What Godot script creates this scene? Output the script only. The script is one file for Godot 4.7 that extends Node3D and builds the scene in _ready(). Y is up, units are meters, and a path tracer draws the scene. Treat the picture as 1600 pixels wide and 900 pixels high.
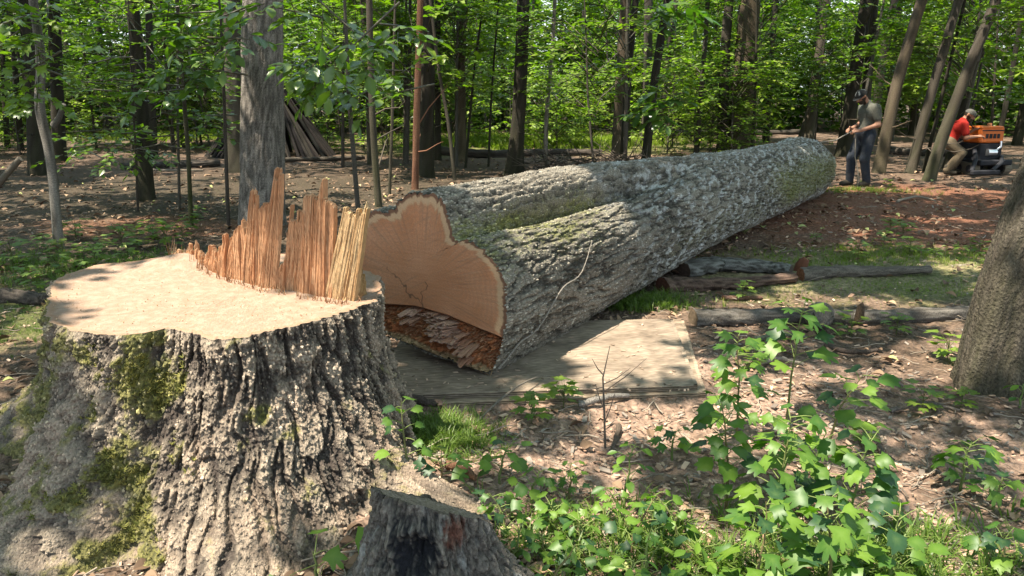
extends Node3D
# A felled oak in a summer wood: stump with torn fibres, log on plywood sheets, two workers and a small machine behind.
# Units are metres; +x is right, -z leads away from the camera, y is up.

const F := 1236.0
const EYE := 1.6
const PITCH := 0.2391101
var SUN := Vector3(-0.33, 0.92, 0.2).normalized()
var rng := RandomNumberGenerator.new()
var counts := {}
var M := {}
var nS := FastNoiseLite.new()
var nF := FastNoiseLite.new()
var nC := FastNoiseLite.new()
var nK := FastNoiseLite.new()
var windows := []
var shades := []
var tree_tops := []
var stump_c := Vector3(-1.22, 0, -3.42)
var stump_top := 0.74
var log_tip := Vector3.ZERO
var log_a := Vector3.FORWARD
var log_u := Vector3.RIGHT
var log_v := Vector3.UP


class MB:
	var v := PackedVector3Array()
	var n := PackedVector3Array()
	var c := PackedColorArray()
	var i := PackedInt32Array()

	func tri(a: Vector3, b: Vector3, d: Vector3, col: Color) -> void:
		var nn := (d - a).cross(b - a).normalized()
		var k := v.size()
		v.append(a); v.append(b); v.append(d)
		for j in 3:
			n.append(nn); c.append(col); i.append(k + j)

	func trin(a: Vector3, b: Vector3, d: Vector3, na: Vector3, nb: Vector3, nd: Vector3, ca: Color, cb: Color) -> void:
		var k := v.size()
		if (d - a).cross(b - a).dot(na) < 0.0:
			var sw := b
			b = d; d = sw
			var sn := nb
			nb = nd; nd = sn
		v.append(a); v.append(b); v.append(d)
		n.append(na); n.append(nb); n.append(nd)
		c.append(ca); c.append(cb); c.append(cb)
		i.append(k); i.append(k + 1); i.append(k + 2)

	func quad(a: Vector3, b: Vector3, d: Vector3, e: Vector3, col: Color) -> void:
		tri(a, b, d, col)
		tri(a, d, e, col)

	func grid(pts: PackedVector3Array, cols: PackedColorArray, nu: int, nv: int, closed: bool, flip := false) -> void:
		# rows of nu points, nv rows; smooth normals from neighbours
		var k := v.size()
		v.append_array(pts); c.append_array(cols)
		var nn := PackedVector3Array()
		nn.resize(nu * nv)
		for r in nv:
			var ra := maxi(r - 1, 0) * nu
			var rb := mini(r + 1, nv - 1) * nu
			for q in nu:
				var qa := (q - 1 + nu) % nu if closed else maxi(q - 1, 0)
				var qb := (q + 1) % nu if closed else mini(q + 1, nu - 1)
				var d := (pts[r * nu + qb] - pts[r * nu + qa]).cross(pts[rb + q] - pts[ra + q])
				nn[r * nu + q] = (-d if flip else d).normalized()
		n.append_array(nn)
		var last := nu if closed else nu - 1
		var ii := PackedInt32Array()
		ii.resize((nv - 1) * last * 6)
		var w := 0
		for r in nv - 1:
			for q in last:
				var a := k + r * nu + q
				var b := k + r * nu + (q + 1) % nu
				var a2 := a + nu
				var b2 := b + nu
				if flip:
					ii[w] = a; ii[w + 1] = b; ii[w + 2] = a2; ii[w + 3] = b; ii[w + 4] = b2; ii[w + 5] = a2
				else:
					ii[w] = a; ii[w + 1] = a2; ii[w + 2] = b; ii[w + 3] = b; ii[w + 4] = a2; ii[w + 5] = b2
				w += 6
		i.append_array(ii)

	func tube(pts: Array, radii: Array, sides: int, col: Color, cap := true) -> void:
		var p := PackedVector3Array()
		var cc := PackedColorArray()
		var side := Vector3.ZERO
		for k in pts.size():
			var t: Vector3 = (pts[mini(k + 1, pts.size() - 1)] - pts[maxi(k - 1, 0)]).normalized()
			if side == Vector3.ZERO:
				side = t.cross(Vector3.UP if absf(t.y) < 0.9 else Vector3.RIGHT).normalized()
			side = (side - t * side.dot(t)).normalized()
			var up := side.cross(t)
			for q in sides:
				var a := TAU * q / sides
				p.append(pts[k] + (side * cos(a) + up * sin(a)) * radii[k])
				cc.append(col)
		grid(p, cc, sides, pts.size(), true)
		if cap:
			for e in [0, pts.size() - 1]:
				for q in sides:
					tri(pts[e], p[e * sides + q], p[e * sides + (q + 1) % sides], col)

	func box(o: Vector3, x: Vector3, y: Vector3, z: Vector3, col: Color) -> void:
		# centre and three half axes
		for s in [-1.0, 1.0]:
			quad(o + x * s - y - z, o + x * s + y - z, o + x * s + y + z, o + x * s - y + z, col)
			quad(o + y * s - x - z, o + y * s + x - z, o + y * s + x + z, o + y * s - x + z, col)
			quad(o + z * s - x - y, o + z * s + x - y, o + z * s + x + y, o + z * s - x + y, col)

	func bbox(o: Vector3, h: Vector3, bev: float, col: Color) -> void:
		# box with chamfered edges
		var k := {}
		for sx in [-1.0, 1.0]:
			for sy in [-1.0, 1.0]:
				for sz in [-1.0, 1.0]:
					for ax in 3:
						var p := h - Vector3(bev, bev, bev)
						p[ax] = h[ax]
						k[[sx, sy, sz, ax]] = o + p * Vector3(sx, sy, sz)
		for s in [-1.0, 1.0]:
			quad(k[[s, -1.0, -1.0, 0]], k[[s, 1.0, -1.0, 0]], k[[s, 1.0, 1.0, 0]], k[[s, -1.0, 1.0, 0]], col)
			quad(k[[-1.0, s, -1.0, 1]], k[[1.0, s, -1.0, 1]], k[[1.0, s, 1.0, 1]], k[[-1.0, s, 1.0, 1]], col)
			quad(k[[-1.0, -1.0, s, 2]], k[[1.0, -1.0, s, 2]], k[[1.0, 1.0, s, 2]], k[[-1.0, 1.0, s, 2]], col)
			for r in [-1.0, 1.0]:
				quad(k[[s, r, -1.0, 0]], k[[s, r, 1.0, 0]], k[[s, r, 1.0, 1]], k[[s, r, -1.0, 1]], col)
				quad(k[[s, -1.0, r, 0]], k[[s, 1.0, r, 0]], k[[s, 1.0, r, 2]], k[[s, -1.0, r, 2]], col)
				quad(k[[-1.0, s, r, 1]], k[[1.0, s, r, 1]], k[[1.0, s, r, 2]], k[[-1.0, s, r, 2]], col)
				for t in [-1.0, 1.0]:
					tri(k[[s, r, t, 0]], k[[s, r, t, 1]], k[[s, r, t, 2]], col)

	func done() -> ArrayMesh:
		var a := []
		a.resize(Mesh.ARRAY_MAX)
		a[Mesh.ARRAY_VERTEX] = v
		a[Mesh.ARRAY_NORMAL] = n
		a[Mesh.ARRAY_COLOR] = c
		a[Mesh.ARRAY_INDEX] = i
		var m := ArrayMesh.new()
		m.add_surface_from_arrays(Mesh.PRIMITIVE_TRIANGLES, a)
		return m


func ray(x: float, y: float) -> Vector3:
	var a := (x - 800.0) / F
	var b := (450.0 - y) / F
	return Vector3(a, b * cos(PITCH) - sin(PITCH), -(cos(PITCH) + b * sin(PITCH)))


func on(x: float, y: float, h := 0.0) -> Vector3:        # the point of the level h that the photograph shows at x, y
	var r := ray(x, y)
	return Vector3(0, EYE, 0) + r * ((h - EYE) / r.y)


func deep(x: float, y: float, d: float) -> Vector3:      # the point d metres ahead
	var r := ray(x, y)
	return Vector3(0, EYE, 0) + r * (d / -r.z)


func on_plane(x: float, y: float, p: Vector3, n: Vector3) -> Vector3:
	var r := ray(x, y)
	var o := Vector3(0, EYE, 0)
	return o + r * ((p - o).dot(n) / r.dot(n))


func ground_y(x: float, z: float) -> float:
	return nS.get_noise_2d(x * 0.5, z * 0.5) * 0.035 + nS.get_noise_2d(x * 1.9 + 40.0, z * 1.9) * 0.014


func grounded(p: Vector3, up := 0.0) -> Vector3:
	return Vector3(p.x, ground_y(p.x, p.z) + up, p.z)


func numbered(parent: Node, called: String) -> String:
	var k := str(parent.get_instance_id()) + called
	counts[k] = counts.get(k, -1) + 1
	return called if counts[k] == 0 else "%s_%03d" % [called, counts[k]]


func put(parent: Node, called: String, mesh: Mesh, m: Material) -> MeshInstance3D:
	var o := MeshInstance3D.new()
	o.name = numbered(parent, called)
	o.mesh = mesh
	o.material_override = m
	parent.add_child(o, true)
	return o


func tag(o: Node, label: String, category: String, group := "") -> Node:
	o.set_meta("label", label)
	o.set_meta("category", category)
	if group:
		o.set_meta("group", group)
	return o


func thing(called: String, label: String, category: String, at := Vector3.ZERO, group := "") -> Node3D:
	var o := Node3D.new()
	o.name = numbered(self, called)
	add_child(o, true)
	o.position = at
	tag(o, label, category, group)
	return o


func many(parent: Node, called: String, mesh: Mesh, m: Material, xf: Array, cols: Array) -> MultiMeshInstance3D:
	var mm := MultiMesh.new()
	mm.transform_format = MultiMesh.TRANSFORM_3D
	mm.use_colors = not cols.is_empty()
	mm.mesh = mesh
	mm.instance_count = xf.size()
	for k in xf.size():
		mm.set_instance_transform(k, xf[k])
		if not cols.is_empty():
			mm.set_instance_color(k, cols[k])
	var o := MultiMeshInstance3D.new()
	o.name = numbered(parent, called)
	o.multimesh = mm
	o.material_override = m
	o.set_meta("kind", "stuff")
	parent.add_child(o, true)
	return o


func rf(a: float, b: float) -> float:
	return rng.randf_range(a, b)


func spin() -> Basis:
	return Basis(Vector3.UP, rf(0, TAU))


func poly(pts: Array, x: float) -> float:               # value of a polyline [[x, y], ...] at x
	for k in pts.size() - 1:
		if x <= pts[k + 1][0]:
			return lerpf(pts[k][1], pts[k + 1][1], clampf((x - pts[k][0]) / (pts[k + 1][0] - pts[k][0]), 0, 1))
	return pts[-1][1]


func polar_table(pts: Array, c: Vector2, count: int) -> PackedFloat32Array:
	# distance from c to a closed outline for each of count directions
	var t := PackedFloat32Array()
	t.resize(count)
	for k in count:
		var a := TAU * k / count
		var d := Vector2(cos(a), sin(a))
		var best := 0.0
		for j in pts.size():
			var p: Vector2 = pts[j] - c
			var q: Vector2 = pts[(j + 1) % pts.size()] - c
			var e := q - p
			var den := d.x * e.y - d.y * e.x
			if absf(den) < 1e-9:
				continue
			var s := (p.x * e.y - p.y * e.x) / den
			var u := (p.x * d.y - p.y * d.x) / den
			if s > 0.0 and u >= -0.001 and u <= 1.001:
				best = maxf(best, s)
		t[k] = best
	var o := t.duplicate()
	for pass_ in 2:
		for k in count:
			o[k] = (t[(k - 1 + count) % count] + 2.0 * t[k] + t[(k + 1) % count]) / 4.0
		t = o.duplicate()
	return t


func look(t: PackedFloat32Array, a: float) -> float:
	var x := fposmod(a, TAU) / TAU * t.size()
	var k := int(x)
	return lerpf(t[k % t.size()], t[(k + 1) % t.size()], x - k)


func adiff(a: float, b: float) -> float:
	return absf(wrapf(a - b, -PI, PI))


func sun_foot(p: Vector3) -> Vector2:                    # where the sunbeam through p meets the ground
	var g := p - SUN * (p.y / SUN.y)
	return Vector2(g.x, g.z)


func noise_tex(kind: int, freq: float, lo: Color, hi: Color, seed_: int, oct := 4, size := 512, as_height := false) -> NoiseTexture2D:
	var n := FastNoiseLite.new()
	n.noise_type = kind
	n.seed = seed_
	n.frequency = freq
	n.fractal_octaves = oct
	if kind == FastNoiseLite.TYPE_CELLULAR:
		n.fractal_type = FastNoiseLite.FRACTAL_NONE if oct <= 1 else FastNoiseLite.FRACTAL_FBM
		n.cellular_return_type = FastNoiseLite.RETURN_DISTANCE
	var t := NoiseTexture2D.new()
	t.width = size
	t.height = size
	t.seamless = true
	t.noise = n
	if not as_height:
		var g := Gradient.new()
		g.set_color(0, lo)
		g.set_color(1, hi)
		t.color_ramp = g
	return t


func surf(called: String, tint: Color, rough: float, tex: Texture2D = null, scale := Vector3.ONE, height: Texture2D = null, cm := 0.0, world := false) -> StandardMaterial3D:
	var m := StandardMaterial3D.new()
	m.resource_name = called
	m.albedo_color = tint.linear_to_srgb()
	m.roughness = rough
	m.metallic_specular = 0.35
	m.vertex_color_use_as_albedo = true
	if tex or height:
		m.uv1_triplanar = true
		m.uv1_world_triplanar = world
		m.uv1_scale = scale
		m.albedo_texture = tex
	if height:
		m.heightmap_enabled = true
		m.heightmap_texture = height
		m.heightmap_scale = cm
	M[called] = m
	return m


func make_materials() -> void:
	var grain := noise_tex(FastNoiseLite.TYPE_SIMPLEX_SMOOTH, 0.02, Color(0.62, 0.62, 0.62), Color(1, 1, 1), 3, 5)
	var coarse := noise_tex(FastNoiseLite.TYPE_SIMPLEX_SMOOTH, 0.03, Color(0.5, 0.5, 0.5), Color(1, 1, 1), 9, 5)
	var h_fine := noise_tex(FastNoiseLite.TYPE_SIMPLEX_SMOOTH, 0.035, Color.BLACK, Color.WHITE, 5, 5, 512, true)
	var h_cell := noise_tex(FastNoiseLite.TYPE_CELLULAR, 0.05, Color.BLACK, Color.WHITE, 7, 3, 512, true)
	surf("ground", Color.WHITE, 0.95, coarse, Vector3(1.3, 1.3, 1.3), h_fine, 2.5, true)
	surf("bark", Color.WHITE, 0.92, coarse, Vector3(5, 2.2, 5), h_fine, 1.0, false)
	surf("bark_fine", Color.WHITE, 0.92, coarse, Vector3(9, 3, 9), h_fine, 0.8, false)
	surf("stump_bark", Color.WHITE, 0.95, coarse, Vector3(5, 4, 5), h_fine, 0.9, false)
	var faint := noise_tex(FastNoiseLite.TYPE_SIMPLEX_SMOOTH, 0.06, Color(0.84, 0.84, 0.84), Color(1, 1, 1), 13, 4)
	surf("sawn", Color.WHITE, 0.85, faint, Vector3(4, 4, 4), h_fine, 0.12, false)
	surf("wood", Color.WHITE, 0.8, grain, Vector3(3, 3, 3), h_fine, 0.15, false)
	surf("torn", Color.WHITE, 0.75, grain, Vector3(30, 2.0, 30), h_fine, 0.3, false)
	surf("ply", Color.WHITE, 0.85, grain, Vector3(1.2, 8, 7), h_fine, 0.1, false)
	surf("plain", Color.WHITE, 0.85)
	surf("cloth", Color.WHITE, 0.95, grain, Vector3(6, 6, 6), h_fine, 0.4, false)
	surf("skin", Color.WHITE, 0.6)
	surf("paint", Color.WHITE, 0.4)
	surf("rubber", Color.WHITE, 0.8)
	var steel := surf("steel", Color.WHITE, 0.3)
	steel.metallic = 0.9
	for k in ["leaf", "leaf_near", "leaf_gloss", "grass_blade"]:
		var m := surf(k, Color.WHITE, {"leaf_near": 0.45, "leaf_gloss": 0.34}.get(k, 0.42))
		m.metallic_specular = 0.75 if k == "leaf_gloss" else 0.5
		m.cull_mode = BaseMaterial3D.CULL_DISABLED
		m.backlight_enabled = true
		m.backlight = Color(0.85, 1.0, 0.35)
	surf("dry_leaf", Color.WHITE, 0.8)


func _ready() -> void:
	rng.seed = 20240611
	nS.noise_type = FastNoiseLite.TYPE_SIMPLEX_SMOOTH
	nS.frequency = 1.0
	nS.fractal_type = FastNoiseLite.FRACTAL_NONE
	nF.noise_type = FastNoiseLite.TYPE_SIMPLEX_SMOOTH
	nF.frequency = 1.0
	nF.seed = 4
	nF.fractal_octaves = 3
	nC.noise_type = FastNoiseLite.TYPE_CELLULAR
	nC.frequency = 1.0
	nC.fractal_type = FastNoiseLite.FRACTAL_NONE
	nC.cellular_return_type = FastNoiseLite.RETURN_DISTANCE
	nK.noise_type = FastNoiseLite.TYPE_CELLULAR
	nK.frequency = 1.0
	nK.fractal_type = FastNoiseLite.FRACTAL_NONE
	nK.cellular_return_type = FastNoiseLite.RETURN_CELL_VALUE

	var cam := Camera3D.new()
	cam.name = "camera"
	cam.fov = 40.0
	cam.near = 0.1
	cam.far = 400.0
	cam.position = Vector3(0, EYE, 0)
	cam.rotation.x = -PITCH
	add_child(cam)
	cam.current = true

	var env := Environment.new()
	env.background_mode = Environment.BG_SKY
	var sky_m := ProceduralSkyMaterial.new()
	sky_m.sky_top_color = Color(0.68, 0.78, 0.9)
	sky_m.sky_horizon_color = Color(0.93, 0.95, 0.95)
	sky_m.ground_bottom_color = Color(0.2, 0.2, 0.15)
	sky_m.ground_horizon_color = Color(0.5, 0.52, 0.45)
	sky_m.sky_curve = 0.18
	sky_m.sky_energy_multiplier = 0.95
	var sky := Sky.new()
	sky.sky_material = sky_m
	env.sky = sky
	env.tonemap_mode = Environment.TONE_MAPPER_LINEAR
	env.tonemap_exposure = 3.0
	env.sdfgi_enabled = true
	env.ssao_enabled = true
	env.ssil_enabled = true
	var we := WorldEnvironment.new()
	we.name = "world_environment"
	we.environment = env
	add_child(we)

	var sun := DirectionalLight3D.new()
	sun.name = "sun"
	sun.light_energy = 1.6
	sun.light_color = Color(1.0, 0.96, 0.89)
	sun.light_angular_distance = 0.5
	sun.shadow_enabled = true
	add_child(sun)
	sun.look_at_from_position(SUN * 50.0, Vector3.ZERO, Vector3.UP)

	make_materials()
	log_frame()
	light_plan()
	build_ground()
	build_stump()
	build_log()
	build_all()


func mask(x: float, z: float, c: Vector3, rx: float, rz: float, edge := 0.5) -> float:
	var d := Vector2((x - c.x) / rx, (z - c.z) / rz).length()
	d += nF.get_noise_2d(x * 1.3, z * 1.3) * 0.5
	return clampf((1.0 - d) / edge, 0.0, 1.0)


func ground_color(x: float, z: float) -> Color:
	var n := nF.get_noise_2d(x * 0.8, z * 0.8)
	var m := nF.get_noise_2d(x * 6.0 + 9.0, z * 6.0)
	var c := Color(0.19, 0.125, 0.085).lerp(Color(0.3, 0.205, 0.145), clampf(0.5 + n, 0, 1))
	c = c.lerp(Color(0.09, 0.065, 0.045), clampf(m * 1.2, 0, 0.7))
	# sawdust and chips round the cut
	var saw := mask(x, z, Vector3(1.0, 0, -3.6), 2.2, 1.4) * 0.95 + mask(x, z, Vector3(1.2, 0, -3.75), 0.5, 0.35) + mask(x, z, Vector3(0.0, 0, -3.2), 0.9, 0.7) * 0.7
	c = c.lerp(Color(0.52, 0.35, 0.26), clampf(saw * (0.75 + m), 0, 0.92))
	# bare red earth right of the log
	c = c.lerp(Color(0.3, 0.125, 0.07), 0.9 * maxf(mask(x, z, Vector3(4.9, 0, -10.2), 3.2, 3.0), mask(x, z, Vector3(6.5, 0, -12.5), 3.5, 2.6)))
	# thin moss and grass with sawdust between the small logs
	var g := mask(x, z, Vector3(3.6, 0, -7.1), 2.2, 1.5)
	c = c.lerp(Color(0.17, 0.19, 0.06).lerp(Color(0.42, 0.35, 0.19), clampf(0.45 + n + m * 0.7, 0, 1)), g * 0.9)
	g = mask(x, z, Vector3(-4.0, 0, -5.9), 1.3, 1.3)
	c = c.lerp(Color(0.16, 0.19, 0.05), g * 0.8)
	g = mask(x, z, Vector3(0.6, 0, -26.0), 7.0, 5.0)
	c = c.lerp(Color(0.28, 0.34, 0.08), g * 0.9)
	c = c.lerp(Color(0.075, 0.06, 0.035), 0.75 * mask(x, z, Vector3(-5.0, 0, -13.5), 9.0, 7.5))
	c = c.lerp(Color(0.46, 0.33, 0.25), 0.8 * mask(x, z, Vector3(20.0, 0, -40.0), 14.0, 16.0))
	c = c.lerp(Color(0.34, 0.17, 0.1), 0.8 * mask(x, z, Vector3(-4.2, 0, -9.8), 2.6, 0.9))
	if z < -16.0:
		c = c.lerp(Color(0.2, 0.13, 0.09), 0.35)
	return c


func build_ground() -> void:
	# one sheet round the camera's foot, finer where it is near and in view
	var angs := PackedFloat32Array()
	var a := -PI
	while a < PI - 0.001:
		angs.append(a)
		a += 0.0034 if absf(a) < 0.72 else 0.06
	var nu := angs.size()
	var rows := PackedFloat32Array()
	var r := 0.4
	while r < 260.0:
		rows.append(r)
		r *= 1.011 if r > 1.8 and r < 14.0 else (1.03 if r < 40.0 else 1.12)
	var pts := PackedVector3Array()
	var cols := PackedColorArray()
	pts.resize(nu * rows.size())
	cols.resize(nu * rows.size())
	var k := 0
	for rr in rows:
		for t in angs:
			var x := sin(t) * rr
			var z := -cos(t) * rr
			var y := ground_y(x, z)
			if rr < 22.0:
				y += nF.get_noise_2d(x * 9.0, z * 9.0) * 0.014 + nS.get_noise_2d(x * 34.0, z * 34.0) * 0.005
			# earth heaved up where the log came down
			pts[k] = Vector3(x, y, z)
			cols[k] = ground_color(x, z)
			k += 1
	var b := MB.new()
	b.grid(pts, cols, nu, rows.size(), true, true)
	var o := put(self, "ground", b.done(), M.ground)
	o.set_meta("kind", "structure")
	o.set_meta("label", "forest floor of brown leaf litter, sawdust, red earth and thin moss")


var rim := PackedFloat32Array()
var root_list := []


func stump_r(a: float, y: float) -> float:
	var t := clampf(1.0 - y / stump_top, 0.0, 1.08)
	var fl := 0.13
	var rr := 0.0
	for q in root_list:
		var d: float = adiff(a, q[0]) / q[1]
		fl += q[2] * exp(-d * d)
		var e: float = d * 2.2
		rr += q[3] * exp(-e * e)
	return look(rim, a) * (1.0 + fl * pow(t, 1.9)) + rr * pow(t, 5.5) + 0.012


func build_stump() -> void:
	var outline := []
	for q in [[75, 490], [79, 455], [95, 434], [150, 413], [230, 408], [275, 402]]:
		outline.append(on(q[0], q[1], stump_top))
	for q in [[-1.5, -4.36], [-1.1, -4.32], [-0.82, -4.0], [-0.64, -3.75]]:
		outline.append(Vector3(q[0], 0, q[1]))
	for q in [[594, 450], [591, 470], [548, 484], [480, 505], [390, 525], [335, 530], [300, 521], [262, 512], [222, 520], [170, 523], [120, 516], [88, 506]]:
		outline.append(on(q[0], q[1], stump_top))
	var flat := []
	for p in outline:
		flat.append(Vector2(p.x, p.z))
	var c2 := Vector2(stump_c.x, stump_c.z)
	rim = polar_table(flat, c2, 360)
	var dir := func(x: float, y: float) -> float:
		var p := on(x, y)
		return atan2(p.z - c2.y, p.x - c2.x)
	root_list = [[dir.call(740, 800), 0.26, 0.12, 0.5], [dir.call(60, 860), 0.5, 0.42, 0.2], [dir.call(-200, 640), 0.5, 0.22, 0.25], [dir.call(400, 960), 0.75, 0.42, 0.1], [-1.8, 0.6, 0.3, 0.3], [-0.4, 0.5, 0.05, 0.05]]
	var moss_a: float = dir.call(285, 780)
	var left_a: float = dir.call(-60, 760)
	var root := thing("tree_stump", "huge sawn oak stump with mossy furrowed bark and torn upright fibres", "tree stump", stump_c)
	var nt := 960
	var nv := 215
	var angs := PackedFloat32Array()
	for k in nt:
		var f := float(k) / nt * 2.0 - 1.0
		angs.append(PI * 0.5 + (f * 1.35 * PI * 0.5 / 0.8 * 0.92 if absf(f) < 0.8 else signf(f) * lerpf(1.35 * PI * 0.5 * 0.92, PI, (absf(f) - 0.8) / 0.2)))
	var pts := PackedVector3Array()
	var cols := PackedColorArray()
	pts.resize(nt * nv)
	cols.resize(nt * nv)
	var edge := PackedVector3Array()
	edge.resize(nt)
	var dark := Color(0.11, 0.09, 0.073)
	var mid := Color(0.29, 0.235, 0.18)
	var tan_ := Color(0.54, 0.43, 0.32)
	for j in nv:
		var y := stump_top - (stump_top + 0.08) * float(j) / (nv - 1)
		for k in nt:
			var a := angs[k]
			var r := stump_r(a, y)
			var q := Vector3(cos(a) * r, y, sin(a) * r)
			var rel := wrapf(a - moss_a, -PI, PI)            # + towards the left of the picture
			var furrow := clampf(0.5 - rel * 1.3, 0.15, 1.0)  # deep upright furrows on the right half
			var warp := nS.get_noise_3d(q.x * 4.0, q.y * 4.0, q.z * 4.0) * 0.35
			var r0 := look(rim, a)
			var n1 := nF.get_noise_3d(cos(a) * r0 * 11.0 + warp, y * 1.9, sin(a) * r0 * 11.0)
			var ridge := clampf(1.0 - absf(n1) * 4.2, -1.0, 1.0)
			var lump := nF.get_noise_3d(q.x * 9.0 + 30.0, q.y * 8.0, q.z * 9.0)
			var crumb := nC.get_noise_3d(q.x * 52.0, q.y * 38.0, q.z * 52.0) * 0.55 + nC.get_noise_3d(q.x * 105.0, q.y * 90.0, q.z * 105.0) * 0.45
			var fine := nS.get_noise_3d(q.x * 60.0, q.y * 45.0, q.z * 60.0)
			var d := -0.036 * furrow * maxf(ridge, 0.0) + 0.035 * lump * (1.3 - furrow) + 0.028 * (-crumb - 0.4) + 0.006 * fine
			var big := nS.get_noise_3d(q.x * 2.6 + 7.0, q.y * 1.2, q.z * 2.6)
			d += 0.035 * big
			var fade := smoothstep(0.0, 0.03, stump_top - y)
			d = d * lerpf(0.5, 1.0, fade) - 0.006 * (1.0 - fade)
			var out := Vector3(cos(a), 0.12 * clampf(1.0 - y / stump_top, 0, 1), sin(a))
			pts[j * nt + k] = q + out * d
			if j == 0:
				edge[k] = pts[k]
			var high := clampf(0.45 - 0.75 * maxf(ridge, 0.0) * furrow + lump * 0.8 - (crumb + 0.55) * 0.7, 0, 1)
			var c := dark.lerp(mid, clampf(high * 2.3, 0, 1)).lerp(tan_, clampf(high * 1.5 - 0.35 + fine * 0.4, 0, 1))
			var dust := clampf(nF.get_noise_3d(q.x * 3.0, q.y * 3.0 + 20.0, q.z * 3.0) * 1.6 + (0.42 - y) * 1.5 + fine * 0.4, 0, 1) * clampf(0.45 + 0.5 * lump - crumb * 0.3, 0, 1)
			c = c.lerp(Color(0.55, 0.41, 0.3), clampf(dust * (0.95 + 0.5 * (1.0 - furrow)), 0, 0.9))
			var moss := exp(-pow((rel + 0.03) / 0.2, 2.0)) * 1.25
			moss = maxf(moss, 1.6 * exp(-pow(adiff(a, left_a) / 0.45, 2.0)))
			moss = maxf(moss, 0.55 * exp(-pow((rel - 0.3) / 0.35, 2.0)))
			moss = clampf((moss - 0.72 + nF.get_noise_3d(q.x * 5.0, q.y * 5.0, q.z * 5.0 + 11.0) * 1.5 + lump * 0.8 + fine * 0.25) * 2.0, 0, 1)
			c = c.lerp(Color(0.085, 0.095, 0.02).lerp(Color(0.26, 0.245, 0.06), clampf(0.5 + fine, 0, 1)), moss * 0.85)
			cols[j * nt + k] = c
	var b := MB.new()
	b.grid(pts, cols, nt, nv, true)
	put(root, "bark", b.done(), M.stump_bark)
	# flakes and crumbs of bark that stand off the surface
	var flakes := []
	var flake_cols := []
	for k in 5500:
		var at := rng.randi_range(int(nt * 0.08), int(nt * 0.92)) + nt * rng.randi_range(3, nv - 6)
		var p := pts[at]
		var s := rf(0.0025, 0.0068) * (1.7 if rng.randf() < 0.06 else 1.0)
		flakes.append(Transform3D(Basis(Vector3(rf(-1, 1), rf(-1, 1), rf(-1, 1)).normalized(), rf(0, 3.0)).scaled(Vector3(s, s * rf(1.0, 1.9), s)), p + Vector3(p.x, 0, p.z).normalized() * s * 0.3))
		var fc := cols[at].lerp(Color(0.5, 0.4, 0.3), rf(0.0, 0.3)) * rf(0.55, 1.1)
		flake_cols.append(fc)
	many(root, "bark_crumbs", crumb_mesh(), M.plain, flakes, flake_cols)
	# sawn top
	var nr := 60
	pts = PackedVector3Array()
	cols = PackedColorArray()
	pts.resize(nt * nr)
	cols.resize(nt * nr)
	for j in nr:
		var f := 1.0 - float(j) / (nr - 1)
		f = f * 0.999 + 0.001
		for k in nt:
			var e := edge[k]
			var p := Vector3(e.x * f, stump_top, e.z * f)
			var w := Vector2(p.x + stump_c.x, p.z + stump_c.z)
			var up := nS.get_noise_2d(w.x * 2.5, w.y * 2.5) * 0.006 + nS.get_noise_2d(w.x * 45.0, w.y * 8.0) * 0.0012
			up += nF.get_noise_2d(w.x * 60.0, w.y * 60.0) * 0.002
			# a low step of wood left near the torn edge
			var hinge := on(300, 412, stump_top)
			up += 0.045 * exp(-pow((w - Vector2(hinge.x - 0.05, hinge.z - 0.02)).length() / 0.16, 2.0))
			if j == 0:
				up = e.y - stump_top
			elif j == 1:
				up += 0.003
			p.y += up
			pts[j * nt + k] = p
			var ringn := sin(f * look(rim, angs[k]) * 180.0 + nS.get_noise_2d(w.x * 4.0, w.y * 4.0) * 5.0) * 0.5 + 0.5
			var c := Color(0.31, 0.21, 0.15).lerp(Color(0.24, 0.155, 0.105), ringn * 0.45)
			var sp := nF.get_noise_2d(w.x * 14.0, w.y * 14.0)
			c = c.lerp(Color(0.37, 0.265, 0.2), clampf(0.3 + sp + nS.get_noise_2d(w.x * 90.0, w.y * 90.0) * 0.3, 0, 1))
			c = c.lerp(Color(0.27, 0.17, 0.1), clampf(nS.get_noise_2d(w.x * 80.0 + 5.0, w.y * 80.0) * 2.2 - 1.0, 0, 0.8))
			c = c.lerp(Color(0.35, 0.19, 0.11), smoothstep(0.93, 0.985, f) * 0.6)
			if f > 0.99:
				c = Color(0.28, 0.2, 0.14)
			cols[j * nt + k] = c
	b = MB.new()
	b.grid(pts, cols, nt, nr, true)
	put(root, "sawn_top", b.done(), M.sawn)
	var dust_x := []
	var dust_c := []
	for k in 420:
		var e := edge[rng.randi() % nt]
		var f := sqrt(rng.randf()) * 0.97
		dust_x.append(Transform3D(spin().scaled(Vector3.ONE * rf(0.0015, 0.0045)), Vector3(e.x * f, stump_top + 0.003, e.z * f)))
		dust_c.append(Color(0.3, 0.18, 0.1).lerp(Color(0.55, 0.4, 0.27), rng.randf()))
	many(root, "sawdust", crumb_mesh(), M.plain, dust_x, dust_c)
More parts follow.
